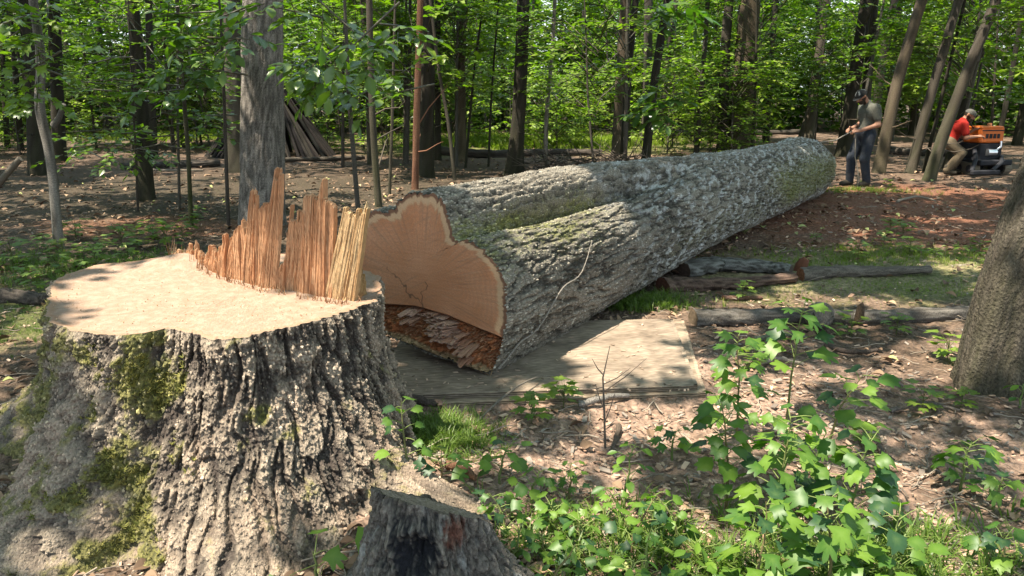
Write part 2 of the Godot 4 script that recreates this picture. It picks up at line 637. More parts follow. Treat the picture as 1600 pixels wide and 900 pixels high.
	# torn fibres left standing: each is a blade of many fibres
	# base left, base right, top left, top right (all where the photo shows them), top profile, thickness, tone
	var blades := [
		[[270, 401], [312, 421], [266, 391], [312, 384], [[0, 0.3], [0.25, 0.8], [0.5, 0.45], [0.75, 1.0], [1, 0.6]], 0.05, 0, 0.55],
		[[308, 419], [352, 438], [308, 392], [354, 372], [[0, 0.75], [0.25, 0.5], [0.5, 0.85], [0.75, 0.6], [1, 1.0]], 0.06, 0, 0.5],
		[[345, 436], [390, 449], [354, 378], [382, 352], [[0, 0.9], [0.35, 0.92], [0.55, 0.98], [0.8, 1.12], [1, 0.75]], 0.07, 0, 0.16],
		[[378, 447], [399, 452], [391, 297], [400, 299], [[0, 0.98], [0.6, 1.0], [1, 0.97]], 0.05, 0, 0.03],
		[[386, 449], [424, 457], [396, 338], [424, 296], [[0, 0.9], [0.2, 0.98], [0.45, 1.0], [0.5, 0.93], [0.8, 0.97], [1, 0.9]], 0.08, 0, 0.05],
		[[402, 453], [430, 459], [429, 264], [440, 261], [[0, 0.99], [0.6, 1.0], [1, 0.985]], 0.05, 0, 0.015],
		[[424, 457], [448, 462], [427, 404], [450, 396], [[0, 0.9], [0.4, 0.55], [0.7, 0.8], [1, 1.0]], 0.06, 0, 0.3],
		[[438, 460], [476, 466], [454, 324], [478, 329], [[0, 1.02], [0.12, 0.98], [1, 0.98]], 0.07, 0, 0.025],
		[[468, 465], [516, 473], [474, 304], [520, 312], [[0, 0.97], [0.3, 1.0], [0.52, 0.97], [0.6, 1.08], [0.68, 1.2], [0.71, 0.98], [0.85, 0.97], [1, 0.93]], 0.08, 0, 0.012],
		[[506, 471], [552, 477], [538, 319], [574, 321], [[0, 0.97], [0.2, 1.0], [0.45, 0.95], [0.7, 0.97], [0.85, 0.93], [1, 1.0]], 0.07, 2, 0.04],
		[[540, 477], [562, 471], [550, 424], [568, 400], [[0, 0.8], [0.3, 0.65], [0.6, 1.0], [1, 0.7]], 0.06, 2, 0.3],
		[[556, 474], [574, 465], [560, 432], [572, 424], [[0, 0.5], [0.5, 1.0], [1, 0.6]], 0.05, 3, 0.5],
	]
	var tones := [[Color(0.58, 0.25, 0.11), Color(0.8, 0.47, 0.26)], [Color(0.7, 0.45, 0.24), Color(0.82, 0.6, 0.36)], [Color(0.66, 0.38, 0.17), Color(0.84, 0.6, 0.33)], [Color(0.5, 0.27, 0.1), Color(0.7, 0.45, 0.2)]]
	for q in blades:
		put(root, "torn_blade", fibre_blade(q, tones[q[6]]), M.torn)
	# loose crumbs and a few low hairs of wood along the hinge
	var hair := MB.new()
	for k in 160:
		var u := rf(0, 1)
		var px := lerpf(268, 560, u)
		var base := hinge_point(px) + Vector3(rf(-0.02, 0.02), 0, rf(-0.02, 0.03))
		var h := rf(0.015, 0.06) * (2.2 if u < 0.3 else 1.0)
		var tip := base + Vector3(rf(-0.02, 0.03), h, rf(-0.02, 0.02))
		var s := Vector3(rf(0.001, 0.003), 0, rf(-0.002, 0.002))
		var col: Color = tones[0][0].lerp(tones[1][1], rng.randf())
		hair.tri(base - s, base + s, tip, col)
		hair.tri(base - s.rotated(Vector3.UP, 1.5), base + s.rotated(Vector3.UP, 1.5), tip, col)
	var ho := put(root, "wood_hairs", hair.done(), M.torn)
	ho.set_meta("kind", "stuff")
	ho.position = -stump_c
	var mossy := []
	var mcols := []
	for k in 3400:
		var a: float = moss_a + rng.randfn(0.0, 0.13) if k % 3 else left_a + rng.randfn(0.0, 0.25)
		var y := rf(0.02, 0.72)
		var r := stump_r(a, y)
		var q := Vector3(cos(a) * r, y, sin(a) * r)
		if nF.get_noise_3d(q.x * 5.0, q.y * 5.0, q.z * 5.0 + 11.0) < 0.1:
			continue
		var big := nS.get_noise_3d(q.x * 2.6 + 7.0, q.y * 1.2, q.z * 2.6)
		var lump := nF.get_noise_3d(q.x * 9.0 + 30.0, q.y * 8.0, q.z * 9.0)
		q += Vector3(cos(a), 0.1, sin(a)) * (0.035 * big + 0.03 * lump - 0.004)
		var bs := Basis(Vector3(cos(a), 0.5, sin(a)).cross(Vector3(rf(-1, 1), rf(-1, 1), rf(-1, 1))).normalized(), rf(0, 0.9)) * spin()
		mossy.append(Transform3D(bs.scaled(Vector3.ONE * rf(0.012, 0.026)), q))
		mcols.append(Color(0.07, 0.08, 0.015).lerp(Color(0.24, 0.22, 0.06), rng.randf()))
	many(root, "moss", tuft_mesh(), M.plain, mossy, mcols)


func crumb_mesh() -> ArrayMesh:
	var b := MB.new()
	var p := [Vector3(0, 1, 0.1), Vector3(0.9, 0.2, -0.3), Vector3(-0.2, 0.1, 1.0), Vector3(-0.9, -0.1, -0.2), Vector3(0.2, -0.2, -0.9), Vector3(0.1, -0.8, 0.2)]
	for f in [[0, 1, 2], [0, 2, 3], [0, 3, 4], [0, 4, 1], [5, 2, 1], [5, 3, 2], [5, 4, 3], [5, 1, 4]]:
		b.tri(p[f[0]], p[f[1]], p[f[2]], Color.WHITE)
	return b.done()


func tuft_mesh() -> ArrayMesh:
	var b := MB.new()
	for k in 7:
		var a := TAU * k / 7.0 + rf(-0.3, 0.3)
		var d := Vector3(cos(a), 0, sin(a))
		var s := d.cross(Vector3.UP) * 0.16
		b.tri(d * 0.1 - s, d * 0.1 + s, d * rf(0.5, 1.0) + Vector3.UP * rf(0.4, 1.0), Color.WHITE)
	return b.done()


func hinge_point(px: float) -> Vector3:
	var y := poly([[265, 399], [290, 410], [310, 420], [330, 430], [350, 438], [385, 448], [410, 454], [450, 462], [500, 470], [540, 476], [575, 464]], px)
	return on(px, y, stump_top)


func fibre_blade(q: Array, tone: Array) -> ArrayMesh:
	var bl := on(q[0][0], q[0][1], stump_top - 0.02)
	var br := on(q[1][0], q[1][1], stump_top - 0.02)
	var along := (br - bl)
	var nrm := along.cross(Vector3.UP).normalized()        # away from the camera
	if nrm.z > 0:
		nrm = -nrm
	var tl := on_plane(q[2][0], q[2][1], bl, nrm)
	var tr := on_plane(q[3][0], q[3][1], bl, nrm)
	var b := MB.new()
	var count := int(along.length() / 0.0052) + 2
	var board := 0.0
	var drop := 0.0
	var prev := 0.0
	var tint := 0.5
	for k in count:
		var u0 := float(k) / count
		var u1 := float(k + 1) / count
		var u := (u0 + u1) / 2.0
		if rng.randf() < 0.17:
			board = rf(-0.008, 0.008) * (0.5 if q[6] == 2 else 1.0)
			tint = rf(0.1, 0.75)
			drop = pow(rng.randf(), 2.5) * 0.13
		prev = lerpf(prev, rf(-0.0022, 0.0022), 0.5)
		var f: float = poly(q[4], u) * (1.0 + rf(-1, 1) * (q[7] * 0.7 + 0.006)) * (1.0 - drop)
		var off: Vector3 = nrm * (board + prev)
		var back: Vector3 = nrm * (q[5] * rf(0.25, 0.4))
		var rows := 6
		var p0 := []
		var p1 := []
		for j in rows + 1:
			var t: float = f * float(j) / rows
			var sway: Vector3 = nrm * nS.get_noise_2d(u * 9.0 + q[0][0], t * 2.0) * 0.005
			p0.append(bl.lerp(br, u0).lerp(tl.lerp(tr, u0), t) + off + sway)
			p1.append(bl.lerp(br, u1).lerp(tl.lerp(tr, u1), t) + off + sway)
		for j in rows:
			var mixv := clampf(tint + rf(-0.15, 0.15) + 0.12 * nS.get_noise_2d(u * 30.0, j * 1.3 + q[0][0]), 0, 1)
			if rng.randf() < 0.05:
				mixv = 1.0
			var col: Color = tone[0].lerp(tone[1], mixv)
			b.quad(p0[j] - stump_c, p1[j] - stump_c, p1[j + 1] - stump_c, p0[j + 1] - stump_c, col)
			b.quad(p0[j] + back - stump_c, p1[j] + back - stump_c, p1[j + 1] + back - stump_c, p0[j + 1] + back - stump_c, col)
			b.quad(p0[j] - stump_c, p0[j] + back - stump_c, p0[j + 1] + back - stump_c, p0[j + 1] - stump_c, col)
			b.quad(p1[j] - stump_c, p1[j] + back - stump_c, p1[j + 1] + back - stump_c, p1[j + 1] - stump_c, col)
		var peak: Vector3 = p0[rows].lerp(p1[rows], 0.5) + (p0[rows] - p0[rows - 1]).normalized() * rf(0.002, 0.011) * (3.5 if rng.randf() < 0.1 else 1.0) + back * 0.4 - stump_c
		b.tri(p0[rows] - stump_c, p1[rows] - stump_c, peak, tone[1])
		b.tri(p0[rows] + back - stump_c, p1[rows] + back - stump_c, peak, tone[1])
		b.tri(p0[rows] - stump_c, p0[rows] + back - stump_c, peak, tone[1])
		b.tri(p1[rows] - stump_c, p1[rows] + back - stump_c, peak, tone[1])
		# a lifted fibre now and then
		for hair_ in rng.randi_range(0, 2):
			var t0: float = f * rf(0.1, 0.8)
			var a := bl.lerp(br, u).lerp(tl.lerp(tr, u), t0) + off - nrm * 0.002 - stump_c
			var e := bl.lerp(br, u).lerp(tl.lerp(tr, u), t0 + rf(0.04, 0.12)) + off - nrm * rf(0.006, 0.018) + along.normalized() * rf(-0.008, 0.008) - stump_c
			var w := along.normalized() * 0.0018
			b.tri(a - w, a + w, e, tone[1])
	return b.done()


var sec_cut := PackedFloat32Array()
var sec_near := PackedFloat32Array()
var sec_poly := PackedVector2Array()
var cut_c := Vector2(-0.45, 0.5)


func log_frame() -> void:
	log_tip = on(765, 588, 0.06)
	var far := on(1290, 300, 0.0)
	log_a = (far - log_tip).normalized()
	log_u = log_a.cross(Vector3.UP).normalized()
	log_v = log_u.cross(log_a)
	var right := [Vector2(0, 0), Vector2(0.06, 0.12), Vector2(0.085, 0.24), Vector2(0.102, 0.35), Vector2(0.109, 0.45), Vector2(0.092, 0.55), Vector2(0.05, 0.65), Vector2(-0.02, 0.72), Vector2(-0.08, 0.755), Vector2(-0.15, 0.768), Vector2(-0.2, 0.745), Vector2(-0.235, 0.755), Vector2(-0.255, 0.83), Vector2(-0.27, 0.92), Vector2(-0.31, 0.98), Vector2(-0.4, 1.02), Vector2(-0.53, 1.025), Vector2(-0.61, 0.985), Vector2(-0.67, 0.915), Vector2(-0.72, 0.895), Vector2(-0.82, 0.885), Vector2(-0.9, 0.82), Vector2(-0.96, 0.7), Vector2(-1.0, 0.58), Vector2(-1.03, 0.45)]
	var cut := right + [Vector2(-1.0, 0.33), Vector2(-0.9, 0.21), Vector2(-0.756, 0.13), Vector2(-0.4, 0.066)]
	var full := right + [Vector2(-1.02, 0.3), Vector2(-0.95, 0.15), Vector2(-0.8, 0.04), Vector2(-0.6, -0.03), Vector2(-0.4, -0.045), Vector2(-0.15, -0.03)]
	sec_cut = polar_table(cut, cut_c, 480)
	sec_near = polar_table(full, cut_c, 480)
	for p in cut:
		sec_poly.append(p)


func log_section(a: float, s: float) -> Vector2:         # the log's outline s metres from its cut, in its own axes
	var wb := smoothstep(0.0, 0.45, s)
	var rn := lerpf(look(sec_cut, a), look(sec_near, a), wb)
	var w := smoothstep(0.1, 4.3, s)
	var ss := [0.6, 2.0, 4.0, 6.0, 8.0, 10.0, 11.2]
	var k := 0
	while k < 5 and s > ss[k + 1]:
		k += 1
	var t := clampf((s - ss[k]) / (ss[k + 1] - ss[k]), 0, 1)
	var cu := lerpf([-0.36, -0.303, -0.292, -0.275, -0.248, -0.236, -0.242][k], [-0.36, -0.303, -0.292, -0.275, -0.248, -0.236, -0.242][k + 1], t)
	var r := lerpf([0.56, 0.54, 0.49, 0.466, 0.485, 0.468, 0.431][k], [0.56, 0.54, 0.49, 0.466, 0.485, 0.468, 0.431][k + 1], t)
	var cv := lerpf([0.5, 0.49, 0.494, 0.456, 0.442, 0.42, 0.424][k], [0.5, 0.49, 0.494, 0.456, 0.442, 0.42, 0.424][k + 1], t)
	var c := cut_c.lerp(Vector2(cu, cv), w)
	var rr := lerpf(rn, r, w)
	# the groove between the two lobes runs on and dies out along the trunk
	var gd := wrapf(a - 0.8 - 0.07 * s, -PI, PI) / 0.2
	rr -= 0.13 * exp(-gd * gd) * smoothstep(0.25, 1.1, s) * smoothstep(5.2, 1.6, s)
	# a swelling and then the broken neck at the far end
	rr *= 1.0 + 0.13 * exp(-pow((s - 9.4) / 0.45, 2.0)) * maxf(sin(a), 0.0) - 0.22 * smoothstep(9.9, 10.15, s)
	return c + Vector2(cos(a), sin(a)) * rr


func log_relief(p: Vector3, s: float) -> Vector2:        # (height of the bark, furrow)
	var warp := nS.get_noise_3d(p.x * 1.7, s * 0.9, p.z * 1.7) * 0.5
	var n1 := nF.get_noise_3d(p.x * 13.0 + warp, s * 1.8, p.z * 13.0 + warp)
	var ridge := clampf(1.0 - absf(n1) * 4.6, 0.0, 1.0)
	var crumb := nC.get_noise_3d(p.x * 38.0, s * 17.0, p.z * 38.0) * 0.55 + nC.get_noise_3d(p.x * 80.0, s * 44.0, p.z * 80.0) * 0.45
	var fine := nS.get_noise_3d(p.x * 60.0, s * 36.0, p.z * 60.0)
	return Vector2(-0.02 * ridge - 0.015 * (crumb + 0.5) + 0.004 * fine + 0.022 * nS.get_noise_3d(p.x * 2.0, s * 0.8 + 4.0, p.z * 2.0), ridge)


func build_log() -> void:
	var root := thing("felled_log", "long felled oak trunk with sawn two-lobed end and grey furrowed bark", "log", log_tip)
	root.basis = Basis(log_u, log_a, log_v)
	var nt := 440
	var rows := PackedFloat32Array()
	var s := 0.0
	while s < 10.75:
		rows.append(s)
		s += 0.0085 + 0.0022 * s
	var nv := rows.size()
	var pts := PackedVector3Array()
	var cols := PackedColorArray()
	pts.resize(nt * nv)
	cols.resize(nt * nv)
	var dark := Color(0.085, 0.075, 0.062)
	var mid := Color(0.275, 0.24, 0.19)
	var pale := Color(0.42, 0.375, 0.305)
	for j in nv:
		s = rows[j]
		for k in nt:
			var a := TAU * k / nt
			var q := log_section(a, s)
			var p := Vector3(q.x, s, q.y)
			var rl := log_relief(p, s)
			var out := Vector2(cos(a), sin(a))
			var d := rl.x
			# the broken far end swells and is ragged
			if s > 9.4:
				d += 0.06 * nF.get_noise_3d(p.x * 3.0, s * 2.5, p.z * 3.0) * smoothstep(9.4, 10.2, s)
			p += Vector3(out.x, 0, out.y) * d
			if s > 10.0:
				p.y += 0.25 * nF.get_noise_2d(a * 2.0, 3.0) * smoothstep(10.0, 10.7, s)
			pts[j * nt + k] = p
			var fine := nS.get_noise_3d(p.x * 34.0, s * 20.0, p.z * 34.0)
			var h := clampf(0.55 - rl.y * 0.55 - (rl.x + 0.01) * -14.0 + fine * 0.3, 0, 1)
			var c := dark.lerp(mid, clampf(h * 1.6, 0, 1)).lerp(pale, clampf(h * 1.4 - 0.55, 0, 1))
			# white lichen lines on the ridges, running along and a little round
			var lic := nF.get_noise_3d(p.x * 8.0 + s * 1.6 + 40.0, s * 2.0, p.z * 8.0 - s * 1.2)
			lic = clampf(1.5 - absf(lic) * 6.5, 0, 1) * clampf(0.45 + nF.get_noise_3d(p.x * 9.0, s * 5.0, p.z * 9.0) * 2.2, 0, 1) * smoothstep(1.2, 2.8, s)
			c = c.lerp(Color(0.74, 0.74, 0.71), lic * 0.95)
			var gm := clampf(nF.get_noise_3d(p.x * 2.4, s * 1.1 + 9.0, p.z * 2.4) * 1.2 + fine * 0.5, 0, 1)
			var moss := 0.0
			# the groove between the two lobes, the lower flank farther on
			moss = maxf(moss, 1.2 * exp(-pow(wrapf(a - 0.84 - 0.07 * s, -PI, PI) / 0.2, 2.0)) * smoothstep(2.8, 0.8, s))
			moss = maxf(moss, 1.15 * smoothstep(4.5, 7.5, s) * exp(-pow(wrapf(a - 0.1, -PI, PI) / 0.6, 2.0)))
			moss = maxf(moss, 0.5 * smoothstep(3.0, 1.0, s) * exp(-pow((a - 0.6) / 0.5, 2.0)))
			moss = maxf(moss, 0.35 * exp(-pow(wrapf(a + 0.3, -PI, PI) / 0.5, 2.0)) * smoothstep(1.5, 3.5, s))
			moss = clampf(moss * (0.75 + gm * 1.2) - 0.25 + fine * 0.25, 0, 0.85)
			c = c.lerp(Color(0.13, 0.155, 0.03).lerp(Color(0.31, 0.31, 0.09), clampf(0.5 + fine, 0, 1)), moss)
			cols[j * nt + k] = c
	var b := MB.new()
	b.grid(pts, cols, nt, nv, true)
	put(root, "bark", b.done(), M.bark)
	var flakes := []
	var flake_cols := []
	for k in 8000:
		var row := int(nv * pow(rng.randf(), 1.25) * 0.8)
		var kk := posmod(int(nt * rf(-0.12, 0.42)), nt)
		var at := row * nt + kk
		var p := pts[at]
		var w := rf(0.003, 0.0075) * (1.5 if rng.randf() < 0.1 else 1.0)
		flakes.append(Transform3D(Basis(Vector3.UP, rf(0, TAU)).scaled(Vector3(w, w * rf(1.5, 3.5), w)), p))
		flake_cols.append(cols[at].lerp(Color(0.5, 0.46, 0.4), rf(0.0, 0.25)) * rf(0.6, 1.1))
	many(root, "bark_flakes", crumb_mesh(), M.plain, flakes, flake_cols)
	# far end, broken off
	b = MB.new()
	var e0 := (nv - 1) * nt
	for k in nt:
		var p0 := pts[e0 + k]
		var p1 := pts[e0 + (k + 1) % nt]
		b.tri(Vector3(-0.24, 10.45, 0.44), p0, p1, Color(0.16, 0.12, 0.09))
	put(root, "broken_end", b.done(), M.wood)
	# the sawn face, above the hinge
	var hinge := []
	for q in [[560, 480], [595, 475], [650, 478], [700, 492], [750, 514], [790, 530]]:
		var w := on_plane(q[0], q[1], log_tip, -log_a) - log_tip
		hinge.append([w.dot(log_u), w.dot(log_v)])
	hinge[0][0] = -1.1
	hinge.append([0.2, 0.2])
	var nr := 90
	var fc := Vector2(-0.45, 0.62)
	var fp := PackedVector3Array()
	var fcol := PackedColorArray()
	fp.resize(nt * nr)
	fcol.resize(nt * nr)
	for k in nt:
		var e2 := Vector2(pts[k].x, pts[k].z)
		var dir := e2 - fc
		var cutoff := 1.0
		if e2.y < 0.45:
			for it in 60:
				var q := fc + dir * (float(it) / 60.0)
				if q.y < poly(hinge, q.x):
					cutoff = float(it) / 60.0
					break
			if cutoff < 1.0:
				var lo := maxf(cutoff - 1.0 / 60.0, 0)
				for it in 8:
					var mid_t := (lo + cutoff) / 2.0
					var q := fc + dir * mid_t
					if q.y < poly(hinge, q.x):
						cutoff = mid_t
					else:
						lo = mid_t
		for j in nr:
			var f := 1.0 - float(j) / (nr - 1) * 0.999
			var q := fc + dir * cutoff * f
			var saw := nS.get_noise_2d(q.x * 3.0 + q.y * 9.0, q.y * 46.0) * 0.0006 + nS.get_noise_2d(q.x * 2.0, q.y * 3.0) * 0.006
			fp[j * nt + k] = Vector3(q.x, saw - 0.001 + (0.0 if j else 0.003), q.y)
			var rimd := (1.0 - f * cutoff) * dir.length()
			var c := Color(0.5, 0.21, 0.1)
			c = c.lerp(Color(0.57, 0.265, 0.14), clampf(0.4 + nF.get_noise_2d(q.x * 3.0, q.y * 3.0), 0, 1))
			var pith := Vector2(-0.47, 0.47)
			var ang := atan2(q.y - pith.y, q.x - pith.x)
			var rad := (q - pith).length()
			c = c.lerp(Color(0.27, 0.155, 0.095), clampf(nS.get_noise_2d(ang * 22.0, rad * 2.0) * 0.9 - 0.15, 0, 0.5) * smoothstep(0.05, 0.3, rad))
			c = c.lerp(Color(0.52, 0.32, 0.2), clampf(nS.get_noise_2d(ang * 60.0 + 9.0, rad * 3.0) * 1.1 - 0.45, 0, 0.5))
			c = c.lerp(Color(0.3, 0.18, 0.11), 0.3 * (0.5 + 0.5 * sin(rimd * 190.0 + nS.get_noise_2d(q.x * 5.0, q.y * 5.0) * 2.0)))
			# saw scratches
			c = c.lerp(Color(0.24, 0.15, 0.1), clampf(nS.get_noise_2d(q.x * 2.2 + q.y * 1.2, (q.y - q.x * 0.22 + q.x * q.x * 0.3) * 55.0) * 1.5 - 0.95, 0, 0.35))
			if cutoff >= 0.999:
				var wob := rimd + nF.get_noise_2d(q.x * 6.0, q.y * 6.0) * 0.012
				c = c.lerp(Color(0.6, 0.42, 0.25), smoothstep(0.075, 0.05, wob) * 0.7)
				c = c.lerp(Color(0.2, 0.1, 0.06), smoothstep(0.03, 0.018, wob))
			# drying checks from the heart
			var crack := absf((q.x + 0.47) * 0.55 + (q.y - 0.36) * 0.8 + nF.get_noise_2d(q.x * 6.0, q.y * 6.0) * 0.05)
			if rad < 0.26 and q.y > 0.3:
				c = c.lerp(Color(0.12, 0.07, 0.045), smoothstep(0.006, 0.002, crack) * 0.8)
			crack = absf(q.x + 0.44 + nF.get_noise_2d(q.y * 9.0, 2.0) * 0.05)
			if q.y < 0.5:
				c = c.lerp(Color(0.12, 0.07, 0.045), smoothstep(0.005, 0.002, crack) * 0.8)
			fcol[j * nt + k] = c
	b = MB.new()
	b.grid(fp, fcol, nt, nr, true)
	put(root, "sawn_face", b.done(), M.sawn)
	# torn hinge wood below it: a rough recess that runs out to the lip of the undercut
	var na := 230
	var nb := 90
	fp = PackedVector3Array()
	fcol = PackedColorArray()
	fp.resize(na * nb)
	fcol.resize(na * nb)
	var lip := [[-1.02, 0.4], [-1.0, 0.33], [-0.9, 0.21], [-0.756, 0.13], [-0.4, 0.066], [0.0, 0.0], [0.03, 0.06], [0.08, 0.2]]
	for j in nb:
		var f := float(j) / (nb - 1)
		for k in na:
			var t := float(k) / (na - 1)
			var u := lerpf(-1.01, 0.083, t)
			var top := Vector2(u, poly(hinge, u))
			var bu := lerpf(-0.99, 0.0, t)
			var bot := Vector2(bu, poly(lip, bu))
			var q := top.lerp(bot, f)
			var deepn := smoothstep(0.0, 0.1, f) * (0.06 * pow(1.0 - f, 0.8) + 0.01)
			var cell := nK.get_noise_2d(q.x * 22.0, q.y * 40.0)
			var rough := nF.get_noise_2d(q.x * 26.0, q.y * 40.0)
			var edge_k := smoothstep(0.0, 0.12, f) * smoothstep(1.0, 0.9, f) * smoothstep(0.0, 0.04, t) * smoothstep(1.0, 0.96, t)
			fp[j * na + k] = Vector3(q.x, deepn + edge_k * (cell * 0.035 + rough * 0.03), q.y)
			var c := Color(0.6, 0.21, 0.08).lerp(Color(0.78, 0.4, 0.2), clampf(0.35 + rough + cell * 0.4, 0, 1))
			if f > 0.84:
				c = c.lerp(Color(0.66, 0.46, 0.25), smoothstep(0.84, 0.9, f))
			if f < 0.03:
				c = Color(0.2, 0.1, 0.06)
			fcol[j * na + k] = c
	b = MB.new()
	b.grid(fp, fcol, na, nb, false)
	put(root, "torn_hinge", b.done(), M.torn)
	# the smooth slope of the undercut below the lip
	fp = PackedVector3Array()
	fcol = PackedColorArray()
	for j in 12:
		for k in 60:
			var bu := lerpf(-1.0, 0.0, float(k) / 59.0)
			var f := float(j) / 11.0
			fp.append(Vector3(bu + 0.012 * (1 - 2.0 * k / 59.0), 0.01 + 0.4 * f, poly(lip, bu) - 0.11 * f * sin(PI * k / 59.0) + 0.002))
			fcol.append(Color(0.5, 0.33, 0.16).lerp(Color(0.34, 0.2, 0.09), f))
	b = MB.new()
	b.grid(fp, fcol, 60, 12, false)
	put(root, "undercut", b.done(), M.wood)
	# shards: flat slabs and many small teeth of wood standing out of the tear
	for k in 30:
		var t := rf(0.42, 0.8) if k < 20 else rf(0.6, 0.97)
		var f := rf(0.02, 0.38) if k < 20 else rf(0.2, 0.65)
		var u := lerpf(-1.01, 0.083, t)
		var bu := lerpf(-0.99, 0.0, t)
		var q := Vector2(u, poly(hinge, u)).lerp(Vector2(bu, poly(lip, bu)), f)
		put(root, "shard", shard(Vector3(q.x, 0.06 * pow(1.0 - f, 0.8) + 0.005, q.y), rf(0.05, 0.11), rf(0.07, 0.16)), M.torn)
	var teeth := MB.new()
	for k in 1900:
		var t := rng.randf()
		var f := rf(0.04, 0.74)
		var u := lerpf(-1.01, 0.083, t)
		var bu := lerpf(-0.99, 0.0, t)
		var q := Vector2(u, poly(hinge, u)).lerp(Vector2(bu, poly(lip, bu)), f)
		var base := Vector3(q.x, 0.06 * pow(1.0 - f, 0.8) + 0.03, q.y)
		var len_ := rf(0.02, 0.07) * (1.0 - 0.5 * f)
		var w := Vector3(rf(0.002, 0.007) * (1.8 if rng.randf() < 0.12 else 1.0), 0, rf(-0.004, 0.004))
		var th := Vector3(0, 0, rf(0.002, 0.006))
		var tip := base + Vector3(rf(-0.018, 0.018) - 0.012, -len_, rf(-0.018, 0.006))
		var col := Color(0.55, 0.19, 0.075).lerp(Color(0.78, 0.45, 0.25), pow(rng.randf(), 1.3))
		teeth.quad(base - w + th, base + w + th, tip + w * 0.5, tip - w * 0.5, col)
		teeth.quad(base - w - th, base + w - th, tip + w * 0.5, tip - w * 0.5, col)
		teeth.quad(base - w - th, base - w + th, tip - w * 0.5, tip - w * 0.5 + th * 0.1, col)
		teeth.quad(base + w - th, base + w + th, tip + w * 0.5, tip + w * 0.5 + th * 0.1, col)
	var to := put(root, "torn_fibres", teeth.done(), M.torn)
	to.set_meta("kind", "stuff")


func shard(o: Vector3, w: float, l: float) -> ArrayMesh:
	var b := MB.new()
	var n := 5
	var col := Color(0.74, 0.47, 0.34).lerp(Color(0.6, 0.3, 0.17), rng.randf())
	var dip := rf(-0.06, 0.01)
	var side := rf(-0.04, 0.01)
	for k in n:
		var x0 := -w / 2 + w * k / n
		var x1 := x0 + w / n
		var ll := l * rf(0.55, 1.0)
		var z := rf(-0.003, 0.003)
		var th := rf(0.005, 0.01)
		var a := o + Vector3(x0, 0.03, z)
		var c := o + Vector3(x1, 0.03, z)
		var d := o + Vector3(x1 + side, -ll, z + dip)
		var e := o + Vector3(x0 + side, -ll * rf(0.9, 1.05), z + dip)
		var t := Vector3(0, 0, th)
		b.quad(a, c, d, e, col)
		b.quad(a - t, c - t, d - t, e - t, col)
		b.quad(a, e, e - t, a - t, col)
		b.quad(c, d, d - t, c - t, col)
		b.quad(e, d, d - t, e - t, col.lightened(0.15))
	return b.done()


var log_foot := Vector2.ZERO


func lit(px: float, py: float, h: float, rx: float, rz: float, yes := true) -> void:
	var f := sun_foot(on(px, py, h))
	(windows if yes else shades).append([f.x, f.y, rx, rz])


func light_plan() -> void:
	# where the canopy is open and where it is closed, as seen along the sunbeams
	lit(330, 465, 0.74, 0.92, 1.0)
	lit(470, 640, 0.3, 0.62, 0.45)
	lit(230, 660, 0.3, 0.55, 0.6)
	lit(130, 590, 0.45, 0.3, 0.4)
	lit(350, 800, 0.15, 0.45, 0.4)
	lit(180, 840, 0.1, 0.3, 0.3)
	for q in [[425, 60], [420, 200], [425, 130]]:
		var tf := sun_foot(deep(q[0], q[1], 10.25))
		windows.append([tf.x, tf.y, 0.33, 0.35])
	lit(470, 330, 1.1, 0.5, 0.35)
	lit(560, 340, 1.1, 0.3, 0.3)
	lit(985, 568, 0.06, 0.42, 0.36)
	lit(930, 590, 0.06, 0.5, 0.2)
	lit(1250, 585, 0, 0.5, 0.24)
	lit(1180, 640, 0, 0.35, 0.2)
	lit(1130, 600, 0, 0.2, 0.2)
	lit(1420, 560, 0, 0.2, 0.1)
	lit(1480, 690, 0, 0.25, 0.1)
	lit(1235, 650, 0, 0.3, 0.16)
	lit(810, 735, 0, 0.35, 0.16)
	lit(900, 770, 0.2, 0.5, 0.2)
	lit(1200, 760, 0.3, 0.5, 0.28)
	lit(1150, 690, 0, 0.3, 0.14)
	lit(1340, 470, 0, 1.0, 0.28)
	lit(1390, 452, 0, 1.2, 0.5)
	lit(1500, 420, 0, 0.55, 0.35)
	lit(1130, 480, 0, 0.3, 0.12)
	lit(1460, 300, 0, 1.6, 0.22)
	lit(1220, 308, 0, 0.8, 0.18)
	lit(1480, 345, 0, 0.6, 0.16)
	lit(1590, 290, 0, 1.2, 0.4)
	lit(45, 322, 0, 1.1, 0.3)
	lit(160, 345, 0, 0.8, 0.18)
	lit(190, 385, 0, 0.6, 0.2)
	lit(30, 520, 0, 0.4, 0.4)
	lit(330, 268, 0, 0.9, 0.4)
	lit(540, 262, 0, 0.9, 0.35)
	lit(180, 238, 0, 2.5, 0.6)
	lit(560, 228, 0, 3.0, 0.9)
	lit(850, 222, 0, 8.0, 6.0)
	lit(760, 205, 1, 5.0, 4.0)
	lit(310, 200, 0, 6.0, 5.0)
	lit(1430, 185, 0, 7.0, 5.0)
	lit(1260, 200, 0, 3.0, 2.0)
	lit(1000, 258, 0.9, 0.5, 0.22)
	lit(1342, 300, 0.8, 0.7, 0.8, false)
	lit(1342, 288, 0, 0.7, 0.7, false)
	lit(1500, 275, 0.5, 0.9, 0.7, false)
	lit(-10, 740, 0.2, 0.36, 0.55, false)
	lit(640, 600, 0.06, 0.42, 0.34, false)
	lit(1250, 345, 0, 1.6, 0.5, false)
	lit(650, 850, 0.2, 0.35, 0.25, false)
	log_foot = Vector2(log_tip.x, log_tip.z)


